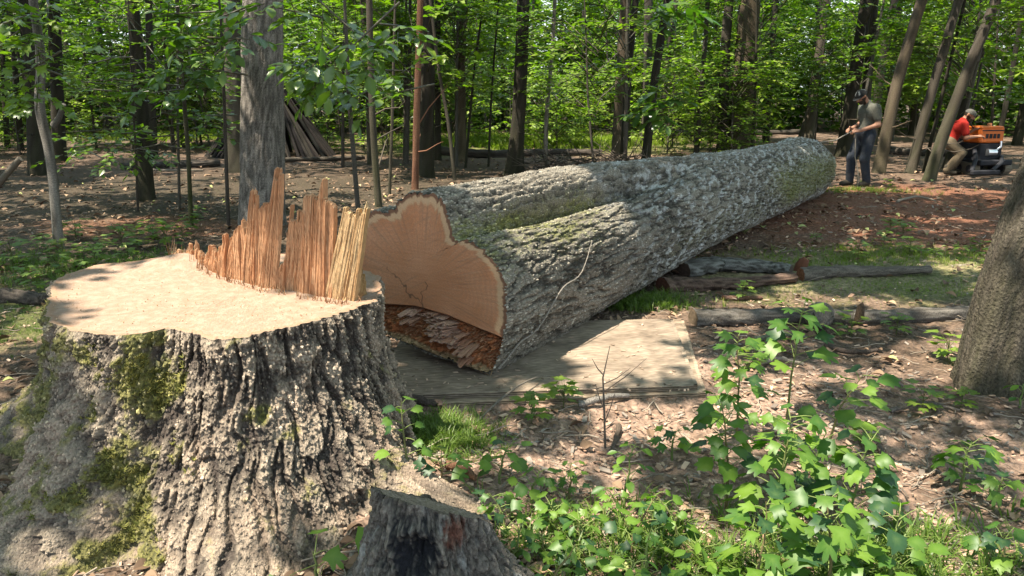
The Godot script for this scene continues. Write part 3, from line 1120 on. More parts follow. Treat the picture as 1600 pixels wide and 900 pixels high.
func open_at(g: Vector2) -> int:                          # 1 the sun comes through, -1 it does not, 0 dapple
	var d := g - log_foot
	var a2 := Vector2(log_a.x, log_a.z)
	var s := d.dot(a2)
	var u := d.dot(Vector2(log_u.x, log_u.z))
	var p := Vector3(g.x, 0.06, g.y)
	if s > -0.2 and s < 0.7:
		for o in [Vector3.ZERO, log_a * 0.07, log_a * -0.09, log_u * 0.09, log_u * -0.09, log_u * 0.17, log_u * -0.17, log_a * -0.16]:
			var t: float = -(p + o - log_tip).dot(log_a) / SUN.dot(log_a)
			var q: Vector3 = p + o + SUN * t - log_tip
			var uv := Vector2(q.dot(log_u), q.dot(log_v))
			if t > -0.1 and Geometry2D.is_point_in_polygon(uv, sec_poly):
				return -1
	for w in shades:
		if Vector2((g.x - w[0]) / w[2], (g.y - w[1]) / w[3]).length() < 1.0:
			return -1
	if s > 0.0 and s < 2.35 - 0.25 * u and u > -1.4 and u < 0.75:
		return 1
	for w in windows:
		if Vector2((g.x - w[0]) / w[2], (g.y - w[1]) / w[3]).length() < 1.0 + 0.25 * nF.get_noise_2d(g.x * 1.6, g.y * 1.6):
			return 1
	if s > 2.2 and s < 10.8 and u > -0.75 and u < 0.95:
		return -1
	return 0


func leaf_cluster(count: int, rad: float, size: float) -> ArrayMesh:
	var b := MB.new()
	for k in count:
		var o := Vector3(rng.randfn(0, 0.5), rng.randfn(0, 0.3), rng.randfn(0, 0.5)) * rad
		var bs := Basis(Vector3(rf(-1, 1), 0.2, rf(-1, 1)).normalized(), rf(-0.7, 0.7)) * spin()
		two_leaf(b, o, bs, size * rf(0.7, 1.2), leaf_tone(rng.randf()))
	return b.done()


func leaf_tone(t: float) -> Color:
	var c := Color(0.055, 0.13, 0.022).lerp(Color(0.3, 0.385, 0.042), t)
	return c.lerp(Color(0.06, 0.15, 0.06), rf(0, 0.4))


func two_leaf(b: MB, o: Vector3, bs: Basis, l: float, col: Color) -> void:
	# a small leaf folded along its rib
	var t := bs * Vector3(0, 0, l)
	var w := bs * Vector3(l * 0.3, l * 0.06, l * 0.45)
	var x := bs * Vector3(-l * 0.3, l * 0.06, l * 0.45)
	b.tri(o, o + w, o + t, col)
	b.tri(o, o + t, o + x, col)


func build_canopy() -> void:
	# the crowns of the wood, above the picture: they shade it, with the gaps that the light comes through
	var near := []
	var far := []
	for k in 5:
		near.append(leaf_cluster(13, 0.2, 0.14))
		far.append(leaf_cluster(26, 0.72, 0.27))
	var buckets := {}
	var drop := func(g: Vector2, h: float, kind: int, s: float) -> void:
		var p := Vector3(g.x, 0, g.y) + SUN * (h / SUN.y)
		var best := 0
		var bd := 1e9
		for k in tree_tops.size():
			var t: Vector3 = tree_tops[k][1]
			var dd: float = Vector2(t.x - p.x, t.z - p.z).length_squared() * tree_tops[k][2]
			if dd < bd:
				bd = dd
				best = k
		var key := [best, kind]
		if not buckets.has(key):
			buckets[key] = [[], []]
		var root: Node3D = tree_tops[best][0]
		buckets[key][0].append(Transform3D(Basis(Vector3(rf(-1, 1), 0, rf(-1, 1)).normalized(), rf(-0.3, 0.3)) * spin().scaled(Vector3.ONE * s), p - root.position))
		buckets[key][1].append(Color.WHITE * rf(0.75, 1.1))
	var x := -7.0
	while x < 8.0:
		var z := -13.0
		while z < -0.6:
			var g := Vector2(x + rf(-0.11, 0.11), z + rf(-0.11, 0.11))
			var o := open_at(g)
			var layers := 0
			if o < 0:
				layers = 7
			elif o == 0:
				var n := nF.get_noise_2d(g.x * 0.75 + 5.0, g.y * 0.75)
				if g.y < -5.5 and g.x < -0.5 or g.y < -8.5:
					n += 0.22
				layers = 2 if n > -0.12 else (1 if n > -0.24 else 0)
			for k in layers:
				drop.call(g + Vector2(rf(-0.06, 0.06), rf(-0.06, 0.06)), rf(6.5, 9.5), rng.randi() % 5, 1.0)
			z += 0.23
		x += 0.23
	x = -44.0
	while x < 52.0:
		var z := -78.0
		while z < 9.0:
			if x > -7.0 and x < 8.0 and z > -13.0 and z < -0.6:
				z += 0.8
				continue
			var g := Vector2(x + rf(-0.4, 0.4), z + rf(-0.4, 0.4))
			var o := open_at(g)
			var n := nF.get_noise_2d(g.x * 0.28 + 5.0, g.y * 0.28)
			if o < 0 or o == 0 and n > (0.15 if g.y < -21.0 else (-0.32 if g.x < -0.5 else -0.16)):
				drop.call(g, maxf(9.0, 4.0 - z * 0.14) + rf(0, 4.5), 5 + rng.randi() % 5, rf(0.85, 1.25))
			z += 0.8
		x += 0.8
	for key in buckets:
		var mesh: Mesh = near[key[1]] if key[1] < 5 else far[key[1] - 5]
		many(tree_tops[key[0]][0], "crown", mesh, M.leaf, buckets[key][0], buckets[key][1])


func trunk_mesh(line: Array, r0: float, r1: float, sides: int, rows: int, rough: float, c0: Color, c1: Color, moss := 0.0, flare := 0.35, furrow := 0.0) -> ArrayMesh:
	# line: points from the base up; the last row is the thin end
	var cum := [0.0]
	for k in line.size() - 1:
		cum.append(cum[-1] + (line[k + 1] - line[k]).length())
	var total: float = cum[-1]
	var pts := PackedVector3Array()
	var cols := PackedColorArray()
	var sd := rf(0, 50)
	for j in rows:
		var f := float(j) / (rows - 1)
		var d := total * pow(f, 1.6)
		var k := 0
		while k < line.size() - 2 and d > cum[k + 1]:
			k += 1
		var t := clampf((d - cum[k]) / maxf(cum[k + 1] - cum[k], 0.001), 0, 1)
		var p0: Vector3 = line[maxi(k - 1, 0)]
		var p3: Vector3 = line[mini(k + 2, line.size() - 1)]
		var a: Vector3 = line[k]
		var e: Vector3 = line[k + 1]
		var p := a.cubic_interpolate(e, p0, p3, t)
		var r := lerpf(r0, r1, d / total)
		for q in sides:
			var an := TAU * q / sides
			var rr := r * (1.0 + flare * exp(-d / (r0 * 2.6)) * (1.0 + 0.5 * sin(an * 4.0 + sd)))
			var fk := furrow if furrow > 0.0 else 9.0 / maxf(0.5, r0 * 4.0)
			var n1 := nF.get_noise_3d(cos(an) * r * fk + sd, d * (2.6 if furrow > 0.0 else 0.9), sin(an) * r * fk)
			var ridge := clampf(1.0 - absf(n1) * 3.2, 0, 1)
			rr -= rough * r0 * ridge
			rr += r * 0.06 * nS.get_noise_2d(an, d * 0.7 + sd)
			pts.append(p + Vector3(cos(an), 0, sin(an)) * rr)
			var c := c1.lerp(c0, ridge).lerp(c0, clampf(nS.get_noise_2d(an * 2.0 + sd, d * 2.0) * 0.6, 0, 1))
			if moss > 0.0:
				c = c.lerp(Color(0.1, 0.13, 0.03), clampf(moss * (1.2 - d * 0.5) + nF.get_noise_2d(an * 1.5 + sd, d * 2.0) * moss, 0, 0.8))
			cols.append(c)
	var b := MB.new()
	b.grid(pts, cols, sides, rows, true)
	return b.done()


func tree(called: String, label: String, way: Array, width: float, d: float, tone: int, o := {}) -> Node3D:
	# way: pixels from the foot upwards; the trunk goes on above the picture; width in pixels
	var base := on(way[0][0], way[0][1])
	if d > 0.0:
		base = deep(way[0][0], way[0][1], d)
	base = grounded(base, -0.06)
	var far := -base.z
	var root := thing(called, label, o.get("cat", "tree"), base, o.get("group", ""))
	var line := [Vector3.ZERO]
	for k in way.size() - 1:
		var p := deep(way[k + 1][0], way[k + 1][1], far)
		line.append(p - base)
	var slope: Vector3 = (line[-1] - line[-2]).normalized()
	var h: float = o.get("h", 13.0)
	var p: Vector3 = line[-1]
	var cut: bool = o.get("snag", false)
	while p.y < h and not cut:
		p += slope * 2.2
		slope = (slope + Vector3.UP * 0.16).normalized()
		line.append(p)
	var scale_ := (base - Vector3(0, EYE, 0)).length() / F
	var r := width * (0.5 if width > 45 else 0.45) * scale_
	var dark := [Color(0.035, 0.028, 0.022), Color(0.08, 0.065, 0.05), Color(0.12, 0.09, 0.062), Color(0.15, 0.132, 0.112), Color(0.18, 0.085, 0.05)]
	var pale := [Color(0.08, 0.065, 0.05), Color(0.17, 0.138, 0.108), Color(0.23, 0.175, 0.12), Color(0.44, 0.39, 0.335), Color(0.34, 0.17, 0.1)]
	var sides: int = o.get("sides", clampi(int(width * 0.7), 7, 26))
	put(root, "trunk", trunk_mesh(line, r, r * (0.55 if cut else 0.35), sides, o.get("rows", 40), o.get("rough", 0.07), dark[tone], pale[tone], o.get("moss", 0.15), o.get("flare", 0.35), o.get("furrow", 0.0)), M.bark if width > 40 else M.bark_fine)
	if not cut:
		if width > 9.0 and h > 9.0:
			for k in (0 if width > 45.0 else 3):
				var q: Vector3 = line[1] * rf(0.35, 1.0)
				var dd := Vector3(rf(-1, 1), rf(-0.1, 0.5), rf(-1, 1)).normalized() * rf(0.25, 0.8)
				var tb := MB.new()
				tb.tube([q, q + dd * 0.5 + Vector3(0, rf(-0.06, 0.06), 0), q + dd, q + dd * 1.25 + Vector3(0, rf(-0.1, 0.1), 0)], [0.014, 0.011, 0.007, 0.003], 5, dark[tone], false)
				put(root, "dead_twig", tb.done(), M.plain)
			# limbs that carry the crown
			for k in 5:
				var at: Vector3 = line[-1].lerp(line[-2], k * 0.22)
				var dir := Vector3(rf(-1, 1), rf(0.25, 0.8), rf(-1, 1)).normalized()
				var pts := [at]
				for q in 4:
					pts.append(pts[-1] + dir * rf(0.6, 1.1))
					dir = (dir + Vector3(rf(-0.3, 0.3), rf(-0.1, 0.25), rf(-0.3, 0.3))).normalized()
				var b := MB.new()
				b.tube(pts, [r * 0.25, r * 0.2, r * 0.14, r * 0.09, r * 0.03], 6, dark[tone])
				put(root, "limb", b.done(), M.bark_fine)
			tree_tops.append([root, base + line[-1], 1.0])
	return root


func oval_leaf(b: MB, o: Vector3, bs: Basis, l: float, w: float, col: Color) -> void:
	# a rounded leaf, folded on its rib and drooping at the tip
	var prof := [[0.0, 0.03], [0.22, 0.62], [0.5, 1.0], [0.78, 0.72], [1.0, 0.0]]
	for k in 4:
		for s in [-1.0, 1.0]:
			var f := func(q: Array, side: float) -> Vector3:
				return o + bs * Vector3(side * q[1] * w * 0.5, absf(side) * q[1] * w * 0.12 - q[0] * q[0] * l * 0.16, q[0] * l)
			var a: Vector3 = f.call(prof[k], 0.0)
			var c: Vector3 = f.call(prof[k], s)
			var d: Vector3 = f.call(prof[k + 1], s)
			var e: Vector3 = f.call(prof[k + 1], 0.0)
			var na := (bs * Vector3(0, 1, 0.3 * prof[k][0])).normalized()
			var nc := (bs * Vector3(-s * 0.35, 1, 0.35 * prof[k][0])).normalized()
			if k < 3:
				b.trin(a, c, d, na, nc, nc, col, col * 0.92)
			else:
				b.trin(a, c, e, na, nc, na, col, col * 0.92)
				continue
			b.trin(a, d, e, na, nc, na, col, col * 0.95)


func star_leaf(b: MB, o: Vector3, bs: Basis, l: float, col: Color, lobes := 5, cut := 0.5, curl := 0.28, fold := 0.22) -> void:
	# a lobed leaf: radius round a centre, petiole end at the origin
	var c := Vector3(0, 0, l * 0.36)
	var angs := [-78.0, -30.0, 12.0, 52.0, 90.0, 128.0, 168.0, 210.0, 258.0] if lobes == 5 else [-80.0, -38.0, 20.0, 58.0, 90.0, 122.0, 160.0, 218.0, 260.0]
	var rad := [0.34, 0.52, cut * 0.62, 0.6, 0.0, 0.6, cut * 0.62, 0.52, 0.34]
	var ring := []
	for k in 9:
		var main := k in [1, 4, 7] if lobes == 3 else k in [1, 3, 4, 5, 7]
		var r: float = l * (0.66 if k == 4 else (0.6 if k in [3, 5] and lobes == 5 else rad[k]))
		var a := deg_to_rad(angs[k])
		if main:
			for q in [[-11.0, 0.8], [0.0, 1.0], [11.0, 0.8]]:
				var a2 := a + deg_to_rad(q[0])
				ring.append(Vector2(cos(a2), sin(a2)) * r * q[1])
			if k < 8 and k > 0 and lobes == 5 and k in [3, 4]:
				var a3 := a + deg_to_rad(19.0)
				ring.append(Vector2(cos(a3), sin(a3)) * l * cut * 0.62)
		else:
			ring.append(Vector2(cos(a), sin(a)) * r)
	ring.append(Vector2(0, -0.34 * l))
	var at := func(p: Vector2) -> Vector3:
		var q := Vector3(p.x, absf(p.x) * fold - (p.length() / l) * (p.length() / l) * l * curl, p.y)
		return o + bs * (c + q)
	for k in ring.size():
		var p: Vector2 = ring[k]
		var q: Vector2 = ring[(k + 1) % ring.size()]
		var nc := (bs * Vector3(0, 1, 0)).normalized()
		var nm := func(w: Vector2) -> Vector3:
			var g := w / l
			return (bs * Vector3(-0.22 * signf(g.x) * minf(absf(g.x) * 8.0, 1.0) + g.x * 0.9, 1.0, g.y * 0.9)).normalized()
		var pm := p * 0.55
		var qm := q * 0.55
		var lit_c := col.lerp(Color(0.3, 0.4, 0.12), 0.18)
		b.trin(at.call(Vector2.ZERO), at.call(pm), at.call(qm), nc, nm.call(pm), nm.call(qm), lit_c, col)
		b.trin(at.call(pm), at.call(p), at.call(q), nm.call(pm), nm.call(p), nm.call(q), col, col * 0.9)
		b.trin(at.call(pm), at.call(q), at.call(qm), nm.call(pm), nm.call(q), nm.call(qm), col, col * 0.95)


func spray(b: MB, o: Vector3, dir: Vector3, length: float, leaf: float, count: int, kind: int, t0: float, t1: float) -> void:
	# a twig with leaves to both sides, held more or less level
	var side := dir.cross(Vector3.UP).normalized()
	var pts := []
	for k in 4:
		var f := k / 3.0
		pts.append(o + dir * length * f + Vector3.DOWN * length * 0.16 * f * f)
	b.tube(pts, [0.006, 0.005, 0.004, 0.002], 3, Color(0.1, 0.085, 0.05), false)
	for k in count:
		var f := (k + 0.6) / count
		var p := o + dir * length * f + Vector3.DOWN * length * 0.16 * f * f
		var s := 1.0 if k % 2 else -1.0
		if k == count - 1:
			s = 0.0
		var d := (dir * rf(0.3, 0.9) + side * s * rf(0.6, 1.1) + Vector3.UP * rf(-0.45, 0.2)).normalized()
		var up := (Vector3.UP + Vector3(rf(-0.45, 0.45), 0, rf(-0.45, 0.45))).normalized()
		var x := up.cross(d).normalized()
		var bs := Basis(x, d.cross(x), d)
		var l := leaf * rf(0.7, 1.2)
		var col := leaf_tone(rf(t0, t1))
		if kind == 0:
			two_leaf(b, p, bs, l, col)
		elif kind == 1:
			oval_leaf(b, p, bs, l, l * 0.52, col)
		else:
			star_leaf(b, p, bs, l, col)


func bush_crown(h0: float, h1: float, rad: float, sprays: int, leaves: int, leaf: float, kind: int, t0: float, t1: float) -> ArrayMesh:
	var b := MB.new()
	var k := 0
	while k < sprays:
		# clumps: a handful of sprays share a bough
		var f := rng.randf()
		var y := lerpf(h0, h1, f)
		var r := rad * (0.45 + 0.75 * sin(PI * clampf(f * 0.85 + 0.12, 0, 1))) * rf(0.35, 1.0)
		var a := rf(0, TAU)
		var bough := Vector3(cos(a) * r, y + r * 0.15, sin(a) * r)
		b.tube([Vector3(0, y - r * 0.35, 0), bough * Vector3(0.5, 1, 0.5) - Vector3(0, r * 0.08, 0), bough], [0.012, 0.009, 0.004], 3, Color(0.09, 0.075, 0.05), false)
		var n := rng.randi_range(4, 8)
		var tone := rf(t0, t1 - 0.25)
		for q in n:
			var a2 := a + rf(-1.3, 1.3)
			var dir := Vector3(cos(a2), rf(-0.25, 0.3), sin(a2)).normalized()
			var at := bough * rf(0.6, 1.0)
			at.y = bough.y + rf(-0.25, 0.2)
			spray(b, at, dir, rf(0.3, 0.65), leaf, leaves, kind, tone, tone + 0.3)
		k += n
	return b.done()


func build_trees() -> void:
	var t: Node3D
	t = tree("large_tree", "large straight grey trunk standing right behind the stump's tall splinters", [[410, 352], [410, 150], [411, 0]], 64, 0.0, 3, {"sides": 90, "rows": 220, "rough": 0.05, "furrow": 30.0, "moss": 0.0, "flare": 0.15, "h": 12.0})
	tree_tops[-1][2] = 0.5
	t = tree("leaning_tree", "brown furrowed trunk leaning right at the right edge, nearest standing tree", [[1546, 606], [1584, 440], [1634, 290], [1690, 150]], 80, 0.0, 1, {"sides": 90, "rows": 240, "rough": 0.07, "furrow": 34.0, "moss": 0.12, "flare": 0.3, "h": 10.0})
	tree_tops[-1][2] = 0.35
	tree("slender_tree", "bent pale grey sapling trunk with a short side fork, left of the stump", [[92, 390], [85, 300], [76, 232], [62, 165], [64, 90], [52, 0]], 15, 0.0, 3, {"h": 7.0, "moss": 0.05, "rows": 60})
	tree("brown_tree", "brown trunk half hidden behind the large grey trunk's left side", [[368, 268], [366, 140], [362, 0]], 32, 0.0, 1)
	tree("dark_tree", "dark straight trunk between the pale bent sapling and the stick shelter", [[229, 312], [220, 150], [206, 0]], 23, 0.0, 0)
	tree("dark_tree", "dark slim trunk just behind and right of the dark straight trunk", [[240, 250], [237, 150], [232, 0]], 13, 0.0, 0)
	tree("dark_tree", "shaded trunk close behind the pale bent sapling's upper half", [[57, 272], [50, 120], [38, 0]], 22, 0.0, 0)
	tree("dark_tree", "thick dim trunk behind the lower part of the pale bent sapling", [[92, 255], [90, 150], [84, 0]], 20, 0.0, 0)
	tree("thin_tree", "leftmost thin dark trunk at the picture's left edge", [[12, 232], [6, 120], [2, 0]], 8, 0.0, 0)
	tree("thin_tree", "second thin dark trunk from the left edge, leaning slightly left", [[33, 236], [25, 120], [14, 0]], 9, 0.0, 0)
	tree("thin_tree", "thin trunk leaning left with a kink, left of the dark straight trunk", [[196, 214], [180, 100], [152, 0]], 7, 0.0, 0)
	tree("thin_tree", "thin upright trunk left of the stick shelter, in front of the bright clearing", [[327, 214], [318, 100], [304, 0]], 13, 0.0, 0)
	tree("thin_tree", "thin pale-sided trunk with leafy top beside the shelter's left edge", [[290, 214], [286, 100], [280, 0]], 8, 0.0, 1)
	tree("thin_tree", "very slim greenish stem on the shaded ground left of the splinters", [[298, 348], [295, 250], [289, 170]], 8, 0.0, 1, {"h": 4.0, "moss": 0.5})
	tree("twin_tree", "slim brown trunk, front one of a close pair right of the splinters", [[592, 326], [582, 180], [577, 0]], 12, 0.0, 1, {"moss": 0.3})
	tree("twin_tree", "brown trunk, rear one of a close pair right of the splinters", [[581, 258], [576, 120], [568, 0]], 15, 0.0, 1)
	tree("thin_tree", "thin brown stem right of the close pair of brown trunks", [[608, 305], [613, 180], [616, 60]], 6, 0.0, 1, {"h": 6.0})
	tree("red_stemmed_tree", "slender reddish-brown trunk rising behind the top of the log's sawn face", [[648, 296], [652, 150], [657, 0]], 12, 0.0, 4, {"moss": 0.0})
	tree("dark_tree", "broad dark trunk right behind the slender reddish trunk", [[666, 277], [669, 130], [668, 0]], 25, 0.0, 0)
	tree("dark_tree", "dark trunk close behind the broad dark trunk, slightly to its right", [[684, 250], [684, 120], [684, 0]], 12, 0.0, 0)
	tree("bent_tree", "thin brown stem curving left as it rises, right of the broad dark trunk", [[711, 280], [700, 190], [686, 110], [672, 0]], 7, 0.0, 1, {"h": 8.0})
	tree("forest_tree", "olive-brown trunk lit on its right side, left of the bright clearing", [[720, 250], [719, 120], [723, 0]], 20, 0.0, 2)
	tree("thin_tree", "hair-thin dark stem leaning right before the olive-brown trunk", [[727, 262], [740, 120], [756, 0]], 5, 0.0, 0, {"h": 7.0})
	tree("thin_tree", "hair-thin dark upright stem in front of the bright clearing's left side", [[763, 262], [768, 150], [776, 40]], 4.5, 0.0, 0, {"h": 6.0})
	tree("dark_tree", "dark trunk with flared foot standing just behind the log's middle", [[803, 274], [812, 150], [818, 0]], 25, 0.0, 0, {"flare": 0.7})
	tree("thin_tree", "wavy thin grey stem right of the flared dark trunk", [[852, 273], [854, 180], [862, 90], [867, 0]], 8, 0.0, 3, {"h": 9.0})
	tree("forest_tree", "brown trunk behind the brush pile, paired with a darker one on its right", [[964, 254], [970, 130], [977, 0]], 21, 0.0, 2)
	tree("dark_tree", "blackish trunk touching the brown trunk behind the brush pile", [[973, 258], [981, 130], [993, 0]], 13, 0.0, 0)
	tree("dark_tree", "blackish trunk leaning right, on its own behind the log's far half", [[1008, 256], [1022, 130], [1043, 0]], 16, 0.0, 0)
	tree("forest_tree", "dim trunk seen high behind the blackish leaning trunk", [[1030, 226], [1042, 110], [1056, 0]], 11, 0.0, 0)
	tree("large_tree", "thick pale brown trunk behind the far part of the log", [[1156, 240], [1162, 120], [1172, 0]], 40, 0.0, 2, {"sides": 30, "rows": 60, "moss": 0.1})
	tree("thin_tree", "slim trunk half hidden left of the thick pale brown trunk", [[1132, 222], [1138, 110], [1140, 0]], 9, 0.0, 0)
	tree("thin_tree", "slim dim trunk right of the thick pale brown trunk", [[1196, 222], [1204, 110], [1212, 0]], 11, 0.0, 0)
	tree("forest_tree", "grey trunk just beyond the log's far end", [[1262, 226], [1272, 140], [1292, 0]], 17, 0.0, 1)
	tree("broken_tree", "leaning dead stem snapped off high with a raw orange break", [[1248, 224], [1268, 160], [1288, 100]], 10, 0.0, 1, {"snag": true})
	tree("dark_tree", "dark leaning trunk directly left of the standing worker", [[1318, 244], [1334, 130], [1354, 0]], 22, 0.0, 0)
	tree("dark_tree", "dark trunk behind the standing worker's shoulder", [[1362, 226], [1374, 130], [1398, 0]], 15, 0.0, 0)
	tree("forest_tree", "pale brown leaning trunk directly right of the standing worker", [[1372, 270], [1402, 130], [1440, 0]], 19, 0.0, 2)
	tree("forest_tree", "short-looking dim trunk leaning right between the two workers", [[1422, 270], [1448, 170], [1486, 40]], 16, 0.0, 1)
	tree("thin_tree", "very thin stem between the pale leaning trunk and the dim one", [[1442, 268], [1462, 190], [1486, 90]], 6, 0.0, 0, {"h": 7.0})
	tree("forest_tree", "mossy leaning trunk standing in front of the worker in red", [[1450, 284], [1474, 210], [1512, 110], [1556, 0]], 18, 0.0, 1, {"moss": 0.3})
	tree("dark_tree", "forked dark trunk leaning right above the orange machine", [[1478, 262], [1516, 130], [1552, 0]], 12, 0.0, 0)
	tree("thin_tree", "thin stem leaning right at the machine's right side", [[1556, 238], [1578, 130], [1600, 0]], 8, 0.0, 0)
	tree("thin_tree", "slim stem leaning right beyond the machine, near the picture's right edge", [[1588, 226], [1608, 120], [1630, 0]], 12, 0.0, 0)
	# the side fork of the pale bent sapling
	var sap := get_node("slender_tree")
	var b := MB.new()
	var far: float = -sap.position.z
	b.tube([deep(84, 196, far) - sap.position, deep(93, 183, far - 0.05) - sap.position, deep(100, 163, far - 0.1) - sap.position], [0.035, 0.028, 0.022], 8, Color(0.24, 0.22, 0.19))
	put(sap, "side_fork", b.done(), M.bark_fine)
	# the raw break of the dead stem
	var snag := get_node("broken_tree")
	b = MB.new()
	far = -snag.position.z
	for k in 9:
		var o: Vector3 = deep(rf(1282, 1291), 103, far) - snag.position
		b.tube([o, o + Vector3(rf(-0.03, 0.05), rf(0.1, 0.32), rf(-0.04, 0.04))], [0.022, 0.003], 4, Color(0.62, 0.3, 0.16).lerp(Color(0.75, 0.5, 0.35), rng.randf()))
	put(snag, "raw_break", b.done(), M.torn)


func build_understory() -> void:
	var kinds := []
	for k in 4:
		kinds.append(bush_crown(1.2, 4.6, 1.6, 190, 10, 0.14, 0, 0.15, 1.1))
	for k in 3:
		kinds.append(bush_crown(1.7, 6.6, 2.2, 300, 10, 0.16, 0, 0.2, 1.1))
	for k in 2:
		kinds.append(bush_crown(0.2, 2.3, 1.3, 150, 10, 0.13, 0, 0.35, 1.2))
	var made := 0
	var tries := 0
	while made < 285 and tries < 4000:
		tries += 1
		var px := rf(-220, 1820)
		var d := 11.0 + 40.0 * pow(rng.randf(), 0.75)
		var p := Vector3((px - 800.0) / F * d, 0, -d)
		var kind := mini(rng.randi() % 11, 8)
		if d < 15.5 and (px > 500 and px < 1640):
			continue
		if px > 325 and px < 525 and d < 21.5:
			continue
		if kind > 6 and (d < 20.0 or px > 1150 and d < 34.0):
			continue
		if px > 730 and px < 970 and d > 16.0 and d < 31.0 and (kind < 7 and made % 4 or d < 22.0):
			continue
		if px > 1230 and px < 1600 and d < 19.0 and rng.randf() < 0.4:
			continue
		if kind < 4 and d < 14.0 and rng.randf() < 0.3:
			continue
		var s := rf(0.8, 1.2)
		var root := thing(["sapling", "young_tree", "shrub"][0 if kind < 4 else (1 if kind < 7 else 2)], ["slim green-leaved sapling among the many in the shaded wood behind", "young broad-leaved tree among the many in the wood behind", "low bushy green shrub under the trees far behind"][0 if kind < 4 else (1 if kind < 7 else 2)], ["sapling", "tree", "shrub"][0 if kind < 4 else (1 if kind < 7 else 2)], grounded(p, -0.05), ["saplings of the understory", "young trees of the understory", "shrubs of the understory"][0 if kind < 4 else (1 if kind < 7 else 2)])
		root.rotation.y = rf(0, TAU)
		root.scale = Vector3.ONE * s
		var b := MB.new()
		var h: float = [4.4, 6.2, 1.6][0 if kind < 4 else (1 if kind < 7 else 2)]
		var lean := Vector3(rf(-0.1, 0.1), 1, rf(-0.1, 0.1))
		b.tube([Vector3.ZERO, lean * h * 0.35 + Vector3(rf(-0.06, 0.06), 0, rf(-0.06, 0.06)), lean * h * 0.7, lean * h], [0.045, 0.036, 0.024, 0.008] if kind > 3 and kind < 7 else [0.024, 0.02, 0.014, 0.005], 6, Color(0.09, 0.075, 0.055).lerp(Color(0.2, 0.18, 0.15), rng.randf()))
		put(root, "stem", b.done(), M.bark_fine)
		var c := put(root, "crown", kinds[kind], M.leaf)
		c.set_meta("kind", "stuff")
		made += 1
	# distant trunks
	var poles := []
	for k in 4:
		poles.append(trunk_mesh([Vector3.ZERO, Vector3(rf(-0.1, 0.1), 4, rf(-0.1, 0.1)), Vector3(rf(-0.5, 0.5), 9, 0), Vector3(rf(-0.8, 0.8), 15, 0)], 0.17, 0.08, 9, 14, 0.05, Color(0.06, 0.05, 0.04), Color(0.15, 0.125, 0.1), 0.1))
	for k in 90:
		var px := rf(-300, 1900)
		var d := rf(21, 58)
		if px > 740 and px < 960 and d < 34.0:
			continue
		var root := thing("distant_tree", "slim dark trunk among the many far back in the wood", "tree", grounded(Vector3((px - 800.0) / F * d, 0, -d), -0.05), "distant trunks of the wood")
		root.rotation = Vector3(rf(-0.03, 0.03), rf(0, TAU), -0.04 * (px - 700.0) / 800.0 + rf(-0.03, 0.03))
		var s := 0.3 + 0.7 * pow(rng.randf(), 1.6)
		root.scale = Vector3(s, 1, s)
		put(root, "trunk", poles[k % 4], M.bark_fine)
		if k % 6 == 0:
			tree_tops.append([root, root.position, 1.0])
	# the wood beyond, one mass of leaves
	var cl := []
	for k in 3:
		cl.append(leaf_cluster(26, 0.95, 0.34))
	for q in 3:
		var xf := []
		var cols := []
		for k in 7000:
			var a := rf(-1.0, 1.0)
			var d := rf(36, 80)
			var y := 0.2 + (2.0 + d * 0.15) * rng.randf()
			var n := nF.get_noise_3d(a * 14.0, y * 0.3, d * 0.08)
			if n < -0.12:
				continue
			xf.append(Transform3D(Basis(Vector3(rf(-1, 1), 0, rf(-1, 1)).normalized(), rf(-0.6, 0.6)) * spin().scaled(Vector3.ONE * rf(0.7, 1.5)), Vector3(sin(a) * d, y, -cos(a) * d)))
			cols.append(Color.WHITE * rf(0.7, 1.15))
		var o := many(self, "distant_foliage", cl[q], M.leaf, xf, cols)
		o.set_meta("label", "far green mass of leaves that closes the wood behind the trunks")
	# the nearer sprays that hang into the picture
	var twig := func(parent: Node3D, at: Vector3, dir: Vector3, n: int, leaf: float, kind: int, spread: float, t0: float) -> void:
		var b := MB.new()
		b.tube([at - dir * 0.35, at, at + dir * 0.3], [0.012, 0.009, 0.005], 5, Color(0.13, 0.11, 0.07))
		for k in n:
			var d := (dir + Vector3(rf(-1, 1), rf(-0.7, 0.5), rf(-1, 1)) * 0.9).normalized()
			spray(b, at + dir * rf(-0.2, 0.3) + Vector3(rf(-1, 1), rf(-0.6, 0.6), rf(-1, 1)) * spread, d, rf(0.25, 0.45), leaf, 7, kind, t0, t0 + 0.35)
		put(parent, "leafy_branch", b.done(), M.leaf_gloss)
	var host := thing("broadleaf_sapling", "sapling with large drooping pale-shining leaves right of the large grey trunk", "sapling", grounded(deep(560, 300, 9.2), -0.05))
	var o0 := host.position
	var b2 := MB.new()
	b2.tube([Vector3.ZERO, deep(545, 150, 9.0) - o0, deep(540, 30, 8.8) - o0, deep(530, -160, 8.8) - o0], [0.03, 0.025, 0.018, 0.006], 8, Color(0.16, 0.14, 0.11))
	put(host, "stem", b2.done(), M.bark_fine)
	for q in [[470, 20, 7.6], [520, 20, 7.8], [505, 90, 8.0], [580, 45, 7.4], [590, 75, 7.4], [470, 105, 8.2], [500, 120, 8.0], [535, 120, 8.6], [620, 40, 8.6], [560, 150, 8.9], [640, 140, 9.2], [610, 110, 9.4]]:
		var at := deep(q[0], q[1], q[2]) - o0
		twig.call(host, at, (Vector3(rf(-0.6, 0.6), rf(-0.5, 0.1), rf(0.0, 0.7))).normalized(), 4, 0.17, 1, 0.12, 0.25)
	host = thing("broadleaf_sapling", "sapling with large dark green leaves left of the large grey trunk", "sapling", grounded(deep(352, 300, 9.8), -0.05))
	o0 = host.position
	b2 = MB.new()
